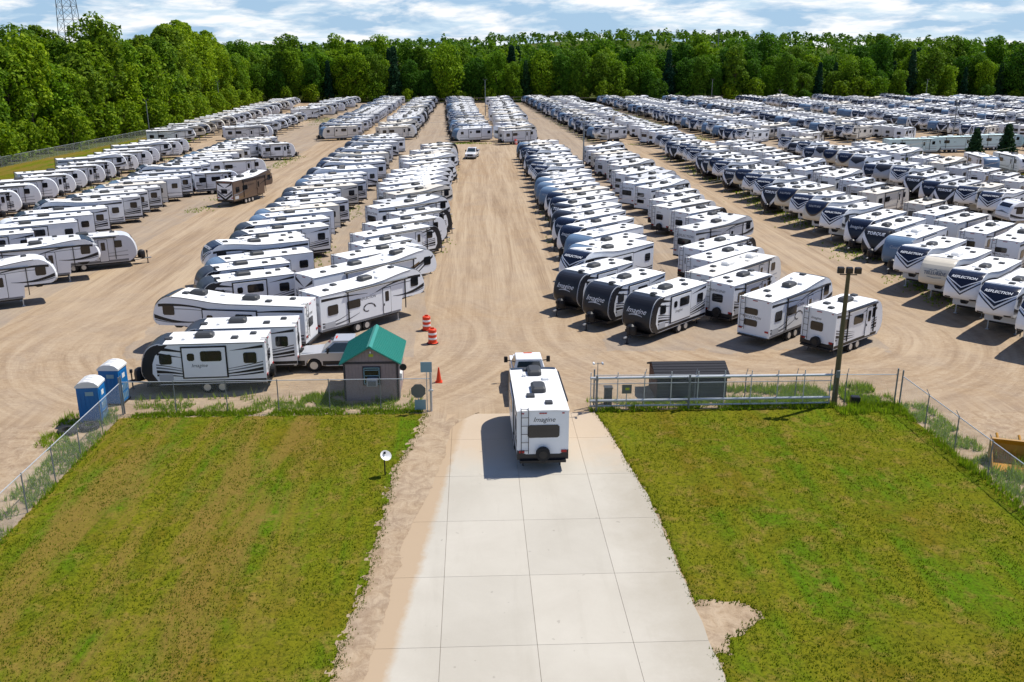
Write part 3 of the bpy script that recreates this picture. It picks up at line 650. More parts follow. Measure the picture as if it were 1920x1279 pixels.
SPEC = {
 'tt_black': dict(fifth=False, L=7.2, cap='black', side='imagine'),
 'tt_black_long': dict(fifth=False, L=9.4, cap='black', side='imagine'),
 'tt_vase': dict(fifth=False, L=9.3, cap='vase', side='imagine'),
 'tt_tow': dict(fifth=False, L=7.3, cap='vase', side='imagine', rear='big', ac=2),
 'tt_steel': dict(fifth=False, L=9.2, cap='steel', side='plain', word='Catalina', acm='acwhite'),
 'tt_viking': dict(fifth=False, L=8.8, cap='steel', side='plain', word='VIKING'),
 'tt_white': dict(fifth=False, L=9.0, cap='white', side='plain', word='Jayco', skirt='grey'),
 'tt_white_short': dict(fifth=False, L=6.4, cap='white', side='imagine', word='Imagine', slide=False),
 'tt_transcend': dict(fifth=False, L=6.4, cap='white', side='imagine', word='TRANSCEND', slide=False),
 'tt_torque': dict(fifth=False, L=9.6, cap='vee', side='bold', word='TORQUE', ac=2),
 'tt_long': dict(fifth=False, L=11.2, cap='white', side='plain', ac=2, acm='acwhite', word='Jayco', skirt='lgrey'),
 'fw_refl': dict(fifth=True, L=10.0, cap='refl', side='reflection', word='REFLECTION', rear='big'),
 'fw_refl_short': dict(fifth=True, L=9.0, cap='refl', side='reflection', word='REFLECTION', rear='two'),
 'fw_sol': dict(fifth=True, L=10.6, cap='sol', side='gold', word='SOLITUDE', ac=2, wall='cream'),
 'fw_sol_white': dict(fifth=True, L=10.6, cap='sol', side='reflection', word='SOLITUDE', ac=2),
 'fw_cream': dict(fifth=True, L=9.4, cap='cream', side='reflection', word='TELLURIDE', acm='acwhite'),
 'fw_white': dict(fifth=True, L=10.2, cap='white', side='reflection', word='REFLECTION', acm='acwhite', rear='big'),
 'fw_grey': dict(fifth=True, L=10.2, cap='grey', side='bold', word='MOMENTUM'),
 'fw_haul': dict(fifth=True, L=12.6, cap='refl', side='bold', word='MOMENTUM', rear='vee', ac=2, axles=3),
 'fw_brown': dict(fifth=True, L=10.5, cap='sol', side='gold', word='MOMENTUM', rear='vee', wall='brown', axles=3, ac=2),
}
DESC = {'black': 'charcoal-nosed', 'vase': 'dark-shield-nosed', 'refl': 'navy-nosed', 'vee': 'black-and-white chevron-nosed', 'steel': 'blue-grey-nosed', 'cream': 'cream-nosed', 'sol': 'gold-rimmed dark-nosed', 'white': 'white-nosed', 'grey': 'silver-nosed'}
PROTO = {}
SKIP_FAR = {'lettering', 'ladder', 'rim', 'handle', 'stabiliser', 'storage_hatch', 'marker_lights', 'tail_light', 'front_hatch', 'bumper'}
for k, sp in SPEC.items():
    parts = make_rv(**sp)
    far = MB()
    for nme, mb, par in parts:
        if nme not in SKIP_FAR:
            o = len(far.v); far.v += mb.v; far.f += [tuple(i + o for i in q) for q in mb.f]; far.m += mb.m
    PROTO[k] = dict(parts=[(n_, mb.mesh(n_), par) for n_, mb, par in parts], far=far, farmesh=None, L=sp['L'], fifth=sp['fifth'], cap=sp['cap'])
def put_rv(key, x, y, h, label, group, tint=(1, 1, 1), full=True):
    p = PROTO[key]; name = 'fifth_wheel_trailer' if p['fifth'] else 'travel_trailer'; col = (*tint, 1)
    if full:
        root = empty(name, (x, y, 0), h); objs = []
        for n_, me, par in p['parts']:
            o = bpy.data.objects.new(n_, me); o.color = col; o.parent = root if par is None else objs[par]; COL.objects.link(o); objs.append(o)
    else:
        if p['farmesh'] is None: p['farmesh'] = p['far'].mesh(name)
        root = bpy.data.objects.new(name, p['farmesh']); root.color = col; root.location = (x, y, 0); root.rotation_euler = (0, 0, h); COL.objects.link(root)
    return tag(root, label, 'fifth-wheel trailer' if p['fifth'] else 'travel trailer', group)
# ================================================================ WHERE THE TRAILERS STAND
rng = random.Random(21)
PLACED = []      # (key, x, y, heading deg, file phrase, tint, special label)
def front(key, fx, fy, hdg, phrase=None, tint=(1, 1, 1), label=None):
    L = PROTO[key]['L']; h = R(hdg)
    PLACED.append([key, fx - L / 2 * math.cos(h), fy - L / 2 * math.sin(h), hdg, phrase, tint, label])
def centre(key, x, y, hdg, phrase=None, tint=(1, 1, 1), label=None): PLACED.append([key, x, y, hdg, phrase, tint, label])
TINTS = [(1, 1, 1)] * 7 + [(.96, .95, .92), (.92, .95, 1.0), (.93, .86, .74), (.80, .80, .80), (.86, .80, .70), (.70, .71, .73)]
MIX_DARK = ['tt_black', 'tt_black_long', 'tt_black_long', 'tt_vase', 'fw_refl_short', 'fw_refl', 'fw_sol_white', 'tt_viking', 'tt_steel', 'fw_grey']
MIX_VASE = ['tt_vase', 'tt_vase', 'tt_black', 'tt_black_long', 'fw_refl', 'tt_torque', 'tt_steel', 'fw_refl_short', 'tt_viking']
MIX_REFL = ['fw_refl', 'fw_refl', 'fw_refl_short', 'fw_refl_short', 'fw_sol_white', 'fw_refl', 'tt_vase', 'fw_grey', 'tt_torque']
MIX_WHITE = ['tt_white', 'tt_white', 'fw_white', 'fw_white', 'tt_white_short', 'fw_refl', 'fw_refl_short', 'tt_vase', 'tt_black']
MIX_OLD = ['fw_cream', 'fw_sol', 'tt_long', 'fw_white', 'tt_long', 'fw_grey', 'fw_refl']
MIX_ANY = ['fw_refl', 'fw_refl_short', 'tt_vase', 'tt_vase', 'tt_black_long', 'fw_sol_white', 'fw_sol', 'tt_steel', 'tt_viking', 'fw_grey', 'fw_white', 'tt_torque']
def file_(phrase, facing, xf, y0, y1, phi, step, mix, gaps=(), maxL=10.7, jit=.35, tints=TINTS):
    y = y0
    while y < y1:
        x = xf(y) if callable(xf) else xf
        if not any(a <= y <= b for a, b in gaps):
            ks = [k for k in mix if PROTO[k]['L'] <= maxL]; k = rng.choice(ks)
            a = phi + rng.gauss(0, 1.6) + (180 if facing == 'L' else 0)
            front(k, x + rng.uniform(-jit, jit), y, a, phrase, rng.choice(tints))
        y += step * rng.uniform(.9, 1.12)
# ---- hand-placed trailers near the gate
CL, CR = 'left-facing file left of the central lane', 'right-facing file left of the central lane'
EL, ER = 'left-facing file right of the central lane', 'right-facing file right of the central lane'
GL = 'left-facing file along the right-hand lane'; GR = 'right-facing file behind the right-hand lane'
centre('fw_haul', -8.3, 71.5, 46, CR, label='long toy-hauler trailer with black chevron ramp behind the hut')
centre('tt_black', -15.9, 52.25, 183, CL, label='white travel trailer with charcoal nose parked broadside behind the left fence')
centre('tt_black', -14.7, 55.3, 184, CL, label='charcoal-nosed travel trailer just behind the one nearest the left fence')
centre('fw_sol_white', -16.2, 60.2, 171, CL, label='long white fifth-wheel parked broadside behind the pair of trailers at left')
front('tt_white', -18.7, 63.2, 196, CL)
front('tt_black', -20.6, 66.4, 207, CL); front('tt_black', -21.6, 70.0, 209, CL); front('tt_viking', -21.8, 73.2, 210, CL); front('fw_refl_short', -23.0, 77.2, 210, CL); front('tt_black', -22.3, 81.3, 211, CL); front('tt_black_long', -22.7, 85.0, 211, CL)
centre('fw_refl', -8.0, 62.4, 47, CR, label='white fifth-wheel with ladder on its rear behind the green-roofed hut')
front('tt_white', -3.6, 70.0, 46, CR, (.8, .8, .8)); 

front('tt_white', -4.6, 80.6, 44, CR); front('tt_white_short', -5.6, 83.6, 43, CR); front('tt_vase', -3.9, 90.0, 43, CR); front('tt_white', -3.5, 95.0, 42, CR)
file_(CL, 'L', -23.2, 89.5, 192, 31, 4.0, MIX_DARK)
file_(CR, 'R', -3.4, 100, 180, 41, 4.6, MIX_WHITE)
centre('tt_black', 13.5, 62.7, 225, EL, label='charcoal-nosed travel trailer nearest the gate right of the lane')
centre('tt_black', 11.1, 66.0, 225, EL, label='second charcoal-nosed trailer from the gate right of the lane')
centre('tt_black', 9.3, 69.8, 225, EL, label='third charcoal-nosed trailer from the gate right of the lane')
front('fw_refl', 7.6, 72.2, 224, EL); front('tt_viking', 8.6, 77.2, 224, EL); front('tt_steel', 8.9, 81.8, 224, EL, (1, 1, 1)); front('tt_vase', 8.7, 86.4, 224, EL); front('tt_vase', 8.6, 91, 224, EL); front('tt_black_long', 8.8, 95.4, 224, EL)
file_(EL, 'L', 9.0, 100, 178, 43, 4.6, MIX_VASE)
centre('tt_white_short', 24.9, 58.7, 39, ER, label='short white travel trailer with rear ladder nearest the tall light pole')
centre('fw_refl_short', 22.1, 61.9, 43, ER, label='white fifth-wheel with two rear windows and a ladder near the light pole')
centre('tt_transcend', 20.1, 65.5, 43, ER, label='white travel trailer with rear spare wheel, third from the light pole')
centre('tt_long', 20.9, 70.2, 45, ER, (.93, .90, .84), label='very long pale trailer in the right-facing file near the light pole')
front('tt_white', 24.6, 78.0, 44, ER); front('tt_vase', 25.2, 83.0, 44, ER)
file_(ER, 'R', 27.2, 91.0, 172, 43, 4.7, MIX_WHITE, maxL=10.1)
leg = [('fw_refl', 37.5, 61.3), ('fw_refl', 37.36, 65.6), ('fw_cream', 37.6, 70.1), ('fw_refl', 37.4, 74.2)]
for k, x, y in leg: front(k, x - 1.9, y - 1.9, 224, GL)
front('fw_refl_short', 35.9, 55.0, 224, GL)
front('tt_steel', 37.9, 79.9, 224, GL); front('tt_torque', 37.9, 84.5, 224, GL); front('tt_vase', 38.0, 89.2, 223, GL); front('fw_refl', 36.6, 92.4, 223, GL); front('fw_sol_white', 36.5, 97.2, 223, GL); front('fw_refl_short', 36.6, 102, 223, GL); front('fw_sol', 36.5, 107, 223, GL)
file_(GL, 'L', 36.6, 112, 186, 43, 4.6, MIX_REFL)
file_(GR, 'R', 53.6, 70, 182, 42, 4.7, MIX_WHITE, maxL=9.4, gaps=((104, 109),))
IL = 'left-facing file in the second block from the right-hand lane'; IR = 'right-facing file in the second block from the right-hand lane'
file_(IL, 'L', 59.0, 103, 176, 43, 4.7, MIX_REFL + ['tt_vase', 'tt_black'])
file_(IR, 'R', 76.5, 105, 178, 42, 4.7, MIX_WHITE, maxL=9.7)
front('fw_white', 57.5, 97.5, 186, label='white fifth-wheel standing broadside at the right picture edge')
centre('tt_steel', 83.5, 149.5, 262, label='blue-grey travel trailer facing the camera beside the small evergreens')
centre('tt_white', 89.2, 150.0, 268, label='lone white travel trailer facing the camera on the grass by the evergreens')
OT = 'broadside line behind the small evergreens'
for i, (x, y) in enumerate(((86, 180), (97, 184), (108, 186), (119, 188))): centre('tt_long', x, y, 8, OT, (.72, .90, .90))
A = 'file along the left grass verge'
file_(A, 'R', -56, 104, 192, 33, 5.4, ['tt_white', 'tt_white', 'tt_white_short', 'fw_white', 'tt_vase'], tints=[(1, 1, 1)])
BL_, BR = 'left-facing file of the left block', 'right-facing file of the left block'
file_(BL_, 'L', -48, 84, 188, 30, 4.1, MIX_DARK + ['tt_white'], maxL=9.7)
front('fw_white', -33.6, 73.5, 30, BR, label='white fifth-wheel cut by the left edge, nearest of the left block'); front('fw_refl', -33.2, 81.5, 26, BR); front('tt_white', -31.8, 86.5, 26, BR, (.8, .8, .82))
file_(BR, 'R', -33.8, 91, 190, 29, 4.2, MIX_WHITE)
centre('fw_brown', -30.6, 125.4, 73, label='brown toy-hauler trailer standing alone in the left lane')
# ---- beyond the cross lane
far = [('far left-facing file left of the centre', 'L', -35.0, 0, 214, 368, 30, 4.3, MIX_ANY), ('far right-facing file left of the centre', 'R', -13.8, 0, 218, 372, 32, 4.3, MIX_WHITE),
       ('far left-facing file in the middle', 'L', -4.6, -.035, 208, 370, 28, 4.4, MIX_DARK), ('far right-facing file in the middle', 'R', 14.0, .0, 208, 366, 32, 4.5, MIX_WHITE),
       ('far left-facing file right of the middle', 'L', 26.6, -.04, 206, 372, 40, 4.5, MIX_VASE), ('far right-facing file right of the middle', 'R', 44.5, -.04, 198, 372, 40, 4.6, MIX_WHITE),
       ('far left-facing file of the fourth block', 'L', 56.0, -.045, 196, 372, 42, 4.6, MIX_VASE + ['tt_steel']), ('far right-facing file of the fourth block', 'R', 74.0, -.045, 198, 372, 42, 4.7, MIX_WHITE),
       ('far left-facing file of the fifth block', 'L', 82.5, -.05, 205, 372, 42, 4.7, MIX_ANY), ('far right-facing file of the fifth block', 'R', 100.0, -.05, 210, 372, 42, 4.7, MIX_WHITE),
       ('far left-facing file of the sixth block', 'L', 114, -.06, 208, 372, 42, 4.7, MIX_ANY), ('far right-facing file of the sixth block', 'R', 132, -.06, 214, 372, 42, 4.7, MIX_WHITE),
       ('far left-facing file of the seventh block', 'L', 142, -.05, 222, 372, 42, 4.7, MIX_ANY), ('far right-facing file of the seventh block', 'R', 160, -.05, 232, 372, 42, 4.8, MIX_WHITE),
       ('far left-facing file of the eighth block', 'L', 170, -.04, 250, 372, 42, 4.8, MIX_ANY), ('far right-facing file of the eighth block', 'R', 188, -.04, 268, 372, 42, 4.8, MIX_WHITE),
       ('far left-facing file of the ninth block', 'L', 197, -.03, 288, 372, 42, 4.8, MIX_ANY), ('far right-facing file of the ninth block', 'R', 215, -.03, 306, 372, 42, 4.8, MIX_WHITE)]
for ph, fc, x0, sl, y0, y1, phi, st, mix in far:
    file_(ph, fc, (lambda y, x0=x0, sl=sl: x0 + sl * (y - 210)), y0, y1, phi, st, mix, maxL=10.1)
file_('back left cluster beside the woods', 'R', lambda y: -60 - .02 * (y - 210), 206, 350, 17, 6.2, MIX_OLD, maxL=12)
file_('front left cluster beside the woods', 'R', lambda y: -46.5 + .03 * (y - 210), 214, 362, 17, 6.2, MIX_OLD, maxL=12, gaps=((262, 284),))
centre('tt_white', -46.6, 279, 268, label='small white trailer seen end-on among the left cluster by the woods')
# ---- drop any that would run into an earlier one
def rect(p, g=.12):
    L = PROTO[p[0]]['L'] + .2; h = R(p[3]); c, s = math.cos(h), math.sin(h)
    return (p[1], p[2], c, s, L / 2 + g, 1.27 + g)
def hit(a, b):
    dx, dy = b[0] - a[0], b[1] - a[1]
    if dx * dx + dy * dy > 200: return False
    for (c, s) in ((a[2], a[3]), (-a[3], a[2]), (b[2], b[3]), (-b[3], b[2])):
        ra = a[4] * abs(a[2] * c + a[3] * s) + a[5] * abs(-a[3] * c + a[2] * s); rb = b[4] * abs(b[2] * c + b[3] * s) + b[5] * abs(-b[3] * c + b[2] * s)
        if abs(dx * c + dy * s) > ra + rb: return False
    return True
keep = []
for p in PLACED:
    r_ = rect(p, .02 if p[6] else .1)
    if any(hit(r_, q[1]) for q in keep if abs(q[1][1] - r_[1]) < 16):
        for dd in (.4, .8, -.4, 1.2, 1.6, 2.2, 2.8):            # nudge along the file before giving up
            p2 = p[:]; p2[2] += dd; r2 = rect(p2, .04)
            if not any(hit(r2, q[1]) for q in keep if abs(q[1][1] - r2[1]) < 16): p, r_ = p2, r2; break
        else:
            if p[6]: print('RV clash', p)
            continue
    keep.append((p, r_))
def proj(x, y, z=1.5):
    r = x * math.cos(YAW) - y * math.sin(YAW); f_ = x * math.sin(YAW) + y * math.cos(YAW); u = z - CAM_H
    fw = f_ * math.cos(TH) - u * math.sin(TH); up = f_ * math.sin(TH) + u * math.cos(TH)
    return 960 + 1720 * r / fw, 639.5 - 1720 * up / fw, fw
keep = [p for p, r_ in keep]
keep.sort(key=lambda p: math.hypot(p[1], p[2]))
count = {}; rest = MB(); nk = {True: 0, False: 0}
files = {}
for p in keep:
    if p[4]: files.setdefault(p[4], []).append(p)
for ph, ps in files.items():
    ps.sort(key=lambda p: p[2])
    for i, p in enumerate(ps): p.append(i + 1)
nfull = 0
for p in keep:
    key, x, y, hd, ph, tint, lab = p[:7]; px, py, d = proj(x, y); pr_ = PROTO[key]
    if d < 2 or px < -160 or px > 2090: continue
    if nk[pr_['fifth']] >= 300:
        c, s = math.cos(R(hd)), math.sin(R(hd)); o = len(rest.v); fm = pr_['far']
        rest.v += [(x + a * c - b * s, y + a * s + b * c, z) for a, b, z in fm.v]; rest.f += [tuple(i + o for i in q) for q in fm.f]; rest.m += fm.m; continue
    nk[pr_['fifth']] += 1
    if lab is None:
        lab = '%s %s, %s in the %s' % (DESC[pr_['cap']], 'fifth-wheel' if pr_['fifth'] else 'trailer', ordinal(p[7]), ph)
    put_rv(key, x, y, R(hd), lab, ph or 'trailers standing outside the files', tint, full=d < 205); nfull += d < 205
print('RVs', nk, 'full', nfull, 'rest verts', len(rest.v), 'all', len(keep))
if rest.v: tag(rest.build('distant_trailers'), 'white trailers in the farthest files before the trees', 'trailers', kind='stuff')
# ================================================================ TOWED TRAILER AND TRUCKS
put_rv('tt_tow', 3.05, 43.45, R(91), 'white travel trailer with wide rear window being towed in through the gate', 'trailers standing outside the files')
def pickup(name, label, loc, hd, paint, lower=None, long_mirrors=False, flatbed=False):
    root = tag(empty(name, loc, R(hd)), label, 'pickup truck', 'pickup trucks')
    lower = lower or paint
    def archpts(cx, r=.50, z0=.42): return [(cx + r * math.cos(a), z0 + r * math.sin(a) * .95) for a in [math.pi * i / 8 for i in range(9)]]
    back = -2.95
    poly = [(back, .5), (back, 1.18), (-.72, 1.2), (-.72, 1.22), (1.35, 1.22), (2.6, 1.12), (2.92, .98), (2.95, .5), (2.45, .42)] + archpts(1.85) + [(1.3, .40), (-1.25, .40)] + archpts(-1.75) + [(-2.3, .42)]
    b = MB(); n = len(poly); 
    b.add([(x, -.97, z) for x, z in poly], [tuple(range(n))[::-1]], paint); b.add([(x, .97, z) for x, z in poly], [tuple(range(n))], paint)
    for i in range(n):
        a, c = poly[i], poly[(i + 1) % n]; b.add([(a[0], -.97, a[1]), (c[0], -.97, c[1]), (c[0], .97, c[1]), (a[0], .97, a[1])], [(0, 1, 2, 3)], paint if max(a[1], c[1]) > .95 else 'black')
    b.box((1.9, 0, 1.16), (1.4, 1.5, .06), paint, ch=.02)
    body = b.build('body', root)
    if lower != paint:
        lb = MB()
        for s in (-1, 1): rib(lb, s * .976, [(-1.2, .56, .28), (1.3, .56, .28)], lower); rib(lb, s * .976, [(2.4, .60, .3), (2.93, .60, .3)], lower)
        lb.build('lower_trim', root)
    bd = MB(); bd.box((-1.85, 0, 1.2), (2.0, 1.6, .03), 'black')
    if flatbed: bd.box((-1.9, 0, 1.26), (2.3, 2.2, .1), 'grey')
    bd.build('cargo_bed', root)
    # cab
    def ring(z, x0, x1, w_): return [(x0, -w_, z), (x1, -w_, z), (x1, w_, z), (x0, w_, z)]
    c0, c1 = ring(1.2, -.75, 1.4, .93), ring(1.86, -.62, .62, .76)
    cab = MB().add(c0 + c1, [(0, 1, 5, 4), (1, 2, 6, 5), (2, 3, 7, 6), (3, 0, 4, 7)], paint).box((0.0, 0, 1.90), (1.26, 1.54, .10), paint, ch=.04)
    for x in (.45, .5): cab.box((x, 0, 1.96), (.04, .5, .03), 'orange')
    cab.build('cab', root)
    def quad(p0, p1, p2, p3, k0, k1, off, nm):
        P_ = [Vector(p) for p in (p0, p1, p2, p3)]; c = sum(P_, Vector()) / 4; nrm = (P_[1] - P_[0]).cross(P_[3] - P_[0]).normalized()
        MB().add([tuple(c + (p - c) * (k0 if i in (0, 1, 2, 3) else 1) + nrm * off) for i, p in enumerate(P_)], [(0, 1, 2, 3)], 'clearglass').build(nm, root)
    quad(c0[1], c0[2], c1[2], c1[1], .88, 1, .012, 'windscreen'); quad(c0[3], c0[0], c1[0], c1[3], .82, 1, .012, 'rear_window')
    quad(c0[0], c0[1], c1[1], c1[0], .82, 1, .012, 'side_window'); quad(c0[2], c0[3], c1[3], c1[2], .82, 1, .012, 'side_window')
    for s in (-1, 1):
        m_ = MB(); k = 1.28 if long_mirrors else 1.1
        m_.cyl((.95, s * .93, 1.32), (.95, s * (k - .1), 1.36), .03, 'black', 5).box((.95, s * k, 1.42), (.10, .22, .36), 'black', ch=.03); m_.build('mirror', root)
        MB().box((2.93, s * .72, .86), (.06, .34, .2), 'reflect').build('headlight', root)
        MB().box((-2.96, s * .85, .95), (.05, .16, .36), 'red').build('tail_light', root)
        MB().box((.1, s * .99, .42), (2.0, .12, .05), 'galv').build('side_step', root)
    MB().box((2.95, 0, .80), (.05, 1.0, .30), 'black').build('grille', root); MB().box((3.0, 0, .52), (.16, 1.9, .2), 'galv').build('front_bumper', root); MB().box((-3.02, 0, .55), (.16, 1.9, .18), 'galv').build('rear_bumper', root)
    for x in (1.85, -1.75):
        for s in (-1, 1):
            wh = MB().cyl((x, s * .98, .42), (x, s * .72, .42), .42, 'rubber', 18).build('wheel', root)
            MB().cyl((x, s * .995, .42), (x, s * .95, .42), .25, 'rim', 12).build('rim', wh)
    return root
pickup('pickup_truck', 'white pickup truck with wide mirrors towing the trailer through the gate', (3.1, 51.4, 0), 91, 'truckwhite', long_mirrors=True)
pickup('pickup_truck', 'silver pickup truck parked behind the green-roofed hut', (-8.25, 55.6, 0), 181, 'silver', 'black')
pickup('pickup_truck', 'white flatbed pickup driving towards the camera on the central lane', (-.2, 177.5, 0), 262, 'truckwhite', 'black', flatbed=True)

# ================================================================ HUT
hut = tag(empty('guard_hut', (-5.97, 51.4, 0)), 'small mauve wooden hut with green metal gable roof beside the gate', 'hut')
hw, hd_, he, ha = 1.53, 1.9, 2.4, 3.3
wl = MB()
pf = [(-hw, 0), (hw, 0), (hw, he), (0, ha - .12), (-hw, he)]
for y in (-hd_, hd_): wl.add([(x, y, z) for x, z in pf], [tuple(range(5)) if y < 0 else tuple(range(5))[::-1]], 'siding')
for s in (-1, 1): wl.add([(s * hw, -hd_, 0), (s * hw, hd_, 0), (s * hw, hd_, he), (s * hw, -hd_, he)], [(0, 1, 2, 3) if s > 0 else (3, 2, 1, 0)], 'siding')
wl.build('wall', hut)
for i in range(16):                                   # vertical siding boards, front and both sides
    x = -hw + .1 + i * .19
    if x > hw - .05: break
    if abs(x - .05) > .58: MB().box((x + .085, -hd_ - .012, 1.1), (.17, .02, 2.18), 'siding').build('board', hut)
for s in (-1, 1):
    for i in range(20): MB().box((s * (hw + .012), -hd_ + .095 + i * .19, he / 2), (.02, .17, he - .05), 'siding').build('board', hut)
for i in range(13):
    x = -1.14 + i * .19; top = ha - .2 - abs(x) * (ha - he) / hw
    MB().box((x, -hd_ - .012, (2.34 + top) / 2), (.17, .02, max(.05, top - 2.34)), 'siding').build('board', hut)
MB().box((0, -hd_ - .03, 2.28), (2 * hw + .06, .04, .12), 'sidingdark').build('trim_board', hut)
for s in (-1, 1): MB().box((s * (hw - .03), -hd_ - .03, 1.1), (.10, .045, 2.2), 'sidingdark').build('corner_board', hut)
sl_ = math.atan2(ha - he, hw); sll = math.hypot(hw + .22, (ha - he) * (hw + .22) / hw)
for s in (-1, 1):
    rf = MB(); x0, z0, x1, z1 = 0, ha, s * (hw + .22), ha - (ha - he) * (hw + .22) / hw
    y0, y1 = -hd_ - .28, hd_ + .28
    rf.add([(x0, y0, z0), (x1, y0, z1), (x1, y1, z1), (x0, y1, z0), (x0, y0, z0 - .07), (x1, y0, z1 - .07), (x1, y1, z1 - .07), (x0, y1, z0 - .07)],
           [(0, 1, 2, 3), (7, 6, 5, 4), (0, 4, 5, 1), (1, 5, 6, 2), (2, 6, 7, 3)], 'teal')
    ro_ = rf.build('roof_panel', hut)
    for k in range(21):                               # standing ribs of the metal sheets
        y = y0 + .04 + k * (y1 - y0 - .08) / 20
        r_ = MB(); d = .018
        r_.add([(x0, y - d, z0 + .004), (x1, y - d, z1 + .004), (x1, y, z1 + .04), (x0, y, z0 + .04), (x1, y + d, z1 + .004), (x0, y + d, z0 + .004)], [(0, 1, 2, 3), (3, 2, 4, 5), (1, 4, 2)], 'teal'); r_.build('rib', ro_)
rc = MB(); rc.prism([(-.16, ha - .05), (0, ha + .055), (.16, ha - .05), (0, ha + .03)], -hd_ - .29, hd_ + .29, 'teal'); rc.build('ridge_cap', hut)
wn = MB(); wn.box((.05, -hd_ - .02, 1.5), (1.02, .06, 1.12), 'sidingdark'); wo_ = wn.build('window', hut)
MB().box((.05, -hd_ - .05, 1.5), (.84, .03, .96), 'glass').build('pane', wo_)
fr = MB()
for z in (1.03, 1.52, 1.86, 1.98): fr.box((.05, -hd_ - .07, z), (.88, .03, .045), 'signblue')
for x in (-.38, .48): fr.box((x, -hd_ - .07, 1.5), (.045, .03, .98), 'signblue')
fr.build('frame', wo_)
acu = MB().box((.08, -hd_ - .22, 1.2), (.60, .42, .40), 'lgrey', ch=.03).build('window_air_conditioner', hut); MB().box((.08, -hd_ - .44, 1.18), (.46, .02, .28), 'grey').build('grille', acu)
MB().box((.05, -hd_ - .03, 2.72), (.26, .02, .16), 'sticker').box((.02, -hd_ - .035, 2.9), (.08, .03, .10), 'reflect').build('gable_plate', hut)
bx_ = MB().box((hw + .12, -hd_ + .4, 1.35), (.2, .5, .45), 'acwhite', ch=.03); bx_.build('meter_box', hut)
MB().cyl((hw + .08, -hd_ + .1, .1), (hw + .08, -hd_ + .1, 2.3), .03, 'galv', 6).build('conduit', hut)
MB().cyl((hw, -hd_ + .2, 1.9), (hw + .3, -hd_ + .1, 1.95), .02, 'black', 5).cyl((hw + .3, -hd_ + .08, 1.95), (hw + .3, -hd_ + .14, 1.95), .2, 'black', 14).build('round_mirror', hut)

# ================================================================ DARK SHED
sh = tag(empty('storage_shed', (12.35, 50.1, 0)), 'low dark shed with black shingle roof behind the sliding gate', 'shed')
sw_, sdp = 2.0, 1.2
s_ = MB().box((0, 0, .70), (2 * sw_, 2 * sdp, 1.4), 'darkwall'); s_.build('wall', sh)
for i in range(7): MB().box((0, -sdp - .01, .10 + i * .20), (2 * sw_ + .02, .03, .18), 'darkwall').build('board', sh)
for i in range(9): MB().box((-sw_ - .012, -sdp + .14 + i * .265, .70), (.02, .235, 1.36), 'redwood').build('board', sh)
ga = MB()
for s in (-1, 1): ga.add([(s * (sw_ + .004), -sdp, 1.4), (s * (sw_ + .004), sdp, 1.4), (s * (sw_ + .004), 0, 1.85)], [(0, 1, 2)], 'redwood')
ga.build('gable', sh)
for s in (-1, 1):
    ra = MB(); y1, z1 = s * (sdp + .18), 1.9 - .45 * (sdp + .18) / sdp
    ra.add([(-sw_ - .15, 0, 1.9), (sw_ + .15, 0, 1.9), (sw_ + .15, y1, z1), (-sw_ - .15, y1, z1), (-sw_ - .15, 0, 1.82), (sw_ + .15, 0, 1.82), (sw_ + .15, y1, z1 - .08), (-sw_ - .15, y1, z1 - .08)],
           [(0, 1, 2, 3), (7, 6, 5, 4), (3, 2, 6, 7), (0, 3, 7, 4), (1, 5, 6, 2)], 'shingle'); rs = ra.build('roof_slope', sh)
    for k in range(6):                                # shingle courses lapping down the slope
        a, b_ = k / 6, (k + 1) / 6; y_a, z_a, y_b, z_b = y1 * a, 1.9 + (z1 - 1.9) * a, y1 * b_, 1.9 + (z1 - 1.9) * b_
        MB().add([(-sw_ - .16, y_a, z_a + .008), (sw_ + .16, y_a, z_a + .008), (sw_ + .16, y_b, z_b + .03), (-sw_ - .16, y_b, z_b + .03), (-sw_ - .16, y_b, z_b + .002), (sw_ + .16, y_b, z_b + .002)], [(0, 1, 2, 3), (3, 2, 5, 4)], 'shingle').build('shingle_course', rs)

# ================================================================ FENCES
def chain(mb, a, b, z0, z1, pitch, wr, m='galv'):
    a, b = Vector((*a, 0)), Vector((*b, 0)); Ln = (b - a).length; d = (b - a) / Ln; h = z1 - z0
    k = int((Ln + h) / pitch)
    for i in range(k):
        for sgn in (1, -1):
            t0 = i * pitch - h if sgn > 0 else i * pitch
            p0, q0, p1, q1 = t0, z0, t0 + sgn * h, z1
            if sgn > 0:
                if p0 < 0: q0 += -p0; p0 = 0
                if p1 > Ln: q1 -= p1 - Ln; p1 = Ln
            else:
                if p0 > Ln: q0 += p0 - Ln; p0 = Ln
                if p1 < 0: q1 += p1; p1 = 0
            if q1 - q0 < .05: continue
            A, B = a + d * p0, a + d * p1; n_ = Vector((-d.y, d.x, 0)) * wr; e = d * wr
            v = [(A.x - e.x, A.y - e.y, q0), (A.x + e.x, A.y + e.y, q0), (A.x + n_.x, A.y + n_.y, q0), (B.x - e.x, B.y - e.y, q1), (B.x + e.x, B.y + e.y, q1), (B.x + n_.x, B.y + n_.y, q1)]
            mb.add(v, [(0, 1, 4, 3), (1, 2, 5, 4), (2, 0, 3, 5)], m)
